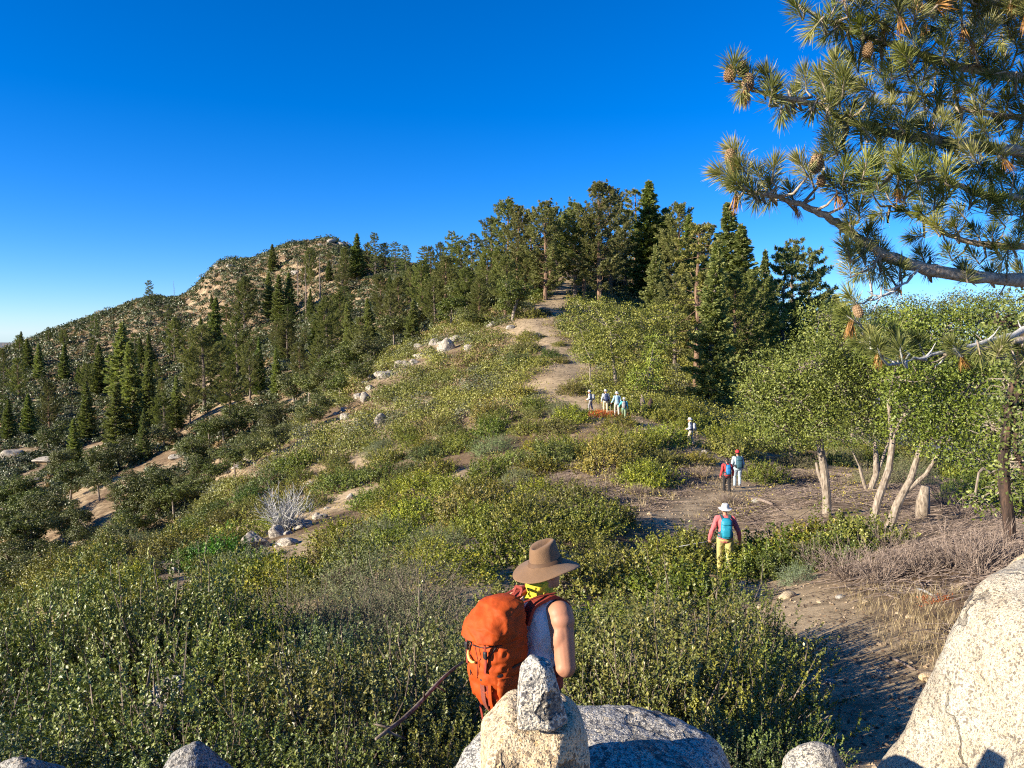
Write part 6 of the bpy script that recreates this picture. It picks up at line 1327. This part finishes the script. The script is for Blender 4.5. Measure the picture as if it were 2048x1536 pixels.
def build_people():
    # the brown-hatted walker in the foreground
    x, y = .135, 4.50; zt = P(1083, 1080, 4.5)[2]
    hatm = flat('waxed_brown_felt', (.185, .105, .052), .75, .12, 14, .0025, .3, .1, 380); bandm = flat('brown_hat_band', (.11, .06, .03), .75, .1, 30)
    white = cloth('white_vest', (.74, .73, .70), .9)
    p, J = person(dict(loc=(x, y, zt - 1.795), rz=-R(52), h=1.72, seed=2, label='walker in a brown brimmed hat and white sleeveless top carrying the orange pack', shirt=white, pants=cloth('dark_trousers', (.05, .045, .04)), sleeve=0, stride=.08, lean=.05, arm=1.42, width=1.04, hx=0.0, hy=.015,
                       eR=(.285, .0, 1.135), wR=(.03, .22, 1.19), eL=(-.28, -.03, 1.13), wL=(-.22, .2, 1.12), scarf=flat('yellow_scarf', (.55, .46, .03), .85, .2, 30, .002), hat=dict(mat=hatm, band=bandm, brim=.205, crown=.130, droop=.042, tilt=(.13, -.07)), vox=.0065, untucked=True))
    orange_pack(p, J)
    def W(u, vfoot, Y, vtop, rz, **k):
        q = P(u, 600, Y); z = h1(q[0], q[1]); hh = P(u, vtop, Y)[2] - z
        z2 = z
        hh2 = float(np.clip(hh / 1.03, 1.58, 1.82)); z2 = P(u, vtop, Y)[2] - hh2 * 1.03
        print('walker', u, 'ground', round(z, 2), 'feet', round(z2, 2), 'h', round(hh, 2))
        s = dict(loc=(q[0], q[1], min(z2, z + .02) if z2 < z else z), rz=rz, h=hh2, vox=.011); s.update(k); return person(s)
    wh = lambda n: flat(n, (.60, .59, .56), .8, .06, 30)
    teal = flat('teal_ripstop', (.012, .23, .33), .55, .12, 16, .003, .4); tealD = flat('dark_teal', (.02, .09, .11), .7, .1)
    p, J = W(1459, 1152, 18.5, 1006, -R(8), label='walker in a red long-sleeved shirt and white brimmed hat', seed=11, shirt=cloth('salmon_red_shirt', (.62, .13, .13)), pants=cloth('khaki_olive_trousers', (.42, .36, .13)), hat=dict(mat=wh('white_hat'), brim=.16, crown=.105, droop=.03, top='round', tilt=(.05, .03)), eL=(-.31, -.03, 1.13), wL=(-.36, .05, .90), eR=(.31, -.03, 1.13), wR=(.35, .03, .90), gripL=True, stride=.12)
    daypack(p, J, teal, tealD, 'teal rucksack with a green lower half on the red-shirted walker', .135, .235, .085, 3, 1.22)
    wp = Vector(p.matrix_basis @ Vector(J['wL']) if False else (0, 0, 0))
    def hp(p, J, s): 
        M = Matrix.Translation(p.location) @ Euler((0, 0, p.rotation_euler.z)).to_matrix().to_4x4() @ Matrix.Diagonal((*p.scale, 1)); d = Vector(J['w' + s]) - Vector(J['e' + s]); d.normalize()
        return np.array(M @ (Vector(J['w' + s]) + d * .08))
    a = hp(p, J, 'L'); pole(a, a + np.array([-.95, .35, -.28]), 'trekking pole trailing from the red-shirted walker\'s left hand')
    p, J = W(1461, 990, 32.6, 914, 0, label='walker in a red jacket and tight black trousers, dark hair uncovered', seed=12, shirt=cloth('red_jacket', (.60, .05, .05)), pants=cloth('black_leggings', (.018, .018, .02)), hairlong=True, stride=.10, eL=(-.27, -.05, 1.14), wL=(-.31, .02, .90), eR=(.27, -.04, 1.14), wR=(.29, .06, .90))
    daypack(p, J, flat('blue_ripstop', (.02, .18, .42), .55, .12, 16, .003), tealD, 'bright blue rucksack on the red-jacketed walker', .115, .22, .075, 5, 1.22)
    p, J = W(1482, 984, 33.8, 899, 0, label='walker in a red cap, pale blue shirt and light jeans', seed=13, shirt=cloth('pale_blue_shirt', (.42, .52, .58)), pants=cloth('light_jeans', (.34, .42, .48)), hat=dict(mat=flat('red_cap', (.65, .03, .04), .7), style='cap'), stride=.07, gripL=True, eL=(-.27, -.02, 1.13), wL=(-.26, .17, .98))
    daypack(p, J, flat('slate_teal_ripstop', (.03, .09, .12), .6, .2, 20, .003), MAT['black'], 'large dark slate rucksack on the red-capped walker', .155, .27, .10, 6, 1.22)
    a = hp(p, J, 'L'); b = a + np.array([-.06, .1, 0]); b[2] = h1(b[0], b[1]); pole(a, b, 'trekking pole of the red-capped walker')
    grey = flat('grey_ripstop', (.30, .31, .32), .6, .2, 20, .003)
    p, J = W(1386, 893, 44, 834, R(62), label='lone walker in white hat and pale shirt seen from the side', seed=14, shirt=cloth('pale_grey_shirt', (.52, .53, .54)), pants=cloth('beige_trousers', (.50, .40, .30)), hat=dict(mat=wh('white_sunhat'), brim=.17, crown=.10, droop=.02, top='round'), eL=(-.24, .0, 1.13), wL=(-.2, .25, 1.06), gripL=True, scarf=flat('yellow_collar', (.7, .62, .25)))
    daypack(p, J, grey, MAT['black'], 'grey and black rucksack on the lone walker', .13, .23, .08, 7)
    p, J = W(1183, 822, 57, 779, R(70), label='far walker in white shirt half hidden by the bush, leftmost of four', seed=15, shirt=cloth('white_shirt', (.58, .58, .58)), pants=cloth('grey_trousers', (.25, .25, .25)), hat=dict(mat=wh('pale_sunhat'), brim=.15, crown=.1, droop=.03, top='round'), lean=.10, eL=(-.24, .05, 1.12), wL=(-.2, .3, 1.0))
    daypack(p, J, grey, MAT['black'], 'pale grey rucksack on the leftmost far walker', .13, .23, .08, 8)
    p, J = W(1213, 826, 56, 773, R(4), label='far walker in khaki trousers and small white hat', seed=16, shirt=cloth('grey_blue_shirt', (.45, .48, .50)), pants=cloth('khaki_trousers', (.62, .52, .30)), hat=dict(mat=wh('small_white_hat'), brim=.14, crown=.1, droop=.02, top='round'), stride=.12)
    daypack(p, J, flat('navy_ripstop', (.035, .05, .11), .6, .2, 20, .003), MAT['black'], 'navy rucksack on the khaki-trousered far walker', .15, .25, .09, 9)
    p, J = W(1236, 832, 54.6, 782, R(8), label='far walker in a light blue shirt and pale hat holding a pole', seed=17, shirt=cloth('light_blue_shirt', (.30, .46, .52)), pants=cloth('stone_trousers', (.48, .42, .36)), hat=dict(mat=wh('cream_hat'), brim=.16, crown=.1, droop=.03, top='round'), eL=(-.29, .02, 1.14), wL=(-.36, .16, .98), gripL=True)
    a = hp(p, J, 'L'); b = a + np.array([-.08, .05, 0]); b[2] = h1(b[0], b[1]); pole(a, b, 'pale trekking pole of the light-blue-shirted far walker')
    p, J = W(1250, 838, 53.4, 794, -R(12), label='far walker in a teal shirt and green trousers, rightmost of four', seed=18, shirt=cloth('teal_shirt', (.10, .48, .50)), pants=cloth('green_trousers', (.20, .27, .16)), hat=dict(mat=wh('tan_hat'), brim=.13, crown=.1, droop=.03, top='round'), eL=(-.33, .0, 1.2), wL=(-.40, .1, 1.0))
    daypack(p, J, flat('taupe_ripstop', (.26, .24, .23), .6, .2, 20, .003), MAT['black'], 'taupe rucksack on the teal-shirted far walker', .14, .25, .09, 10)
build_rocks()
make_shrub_kinds(); build_shrubs()
build_chaparral()
make_conifer_kinds(); make_oak_kinds(); build_trees()
build_pine()
build_people()
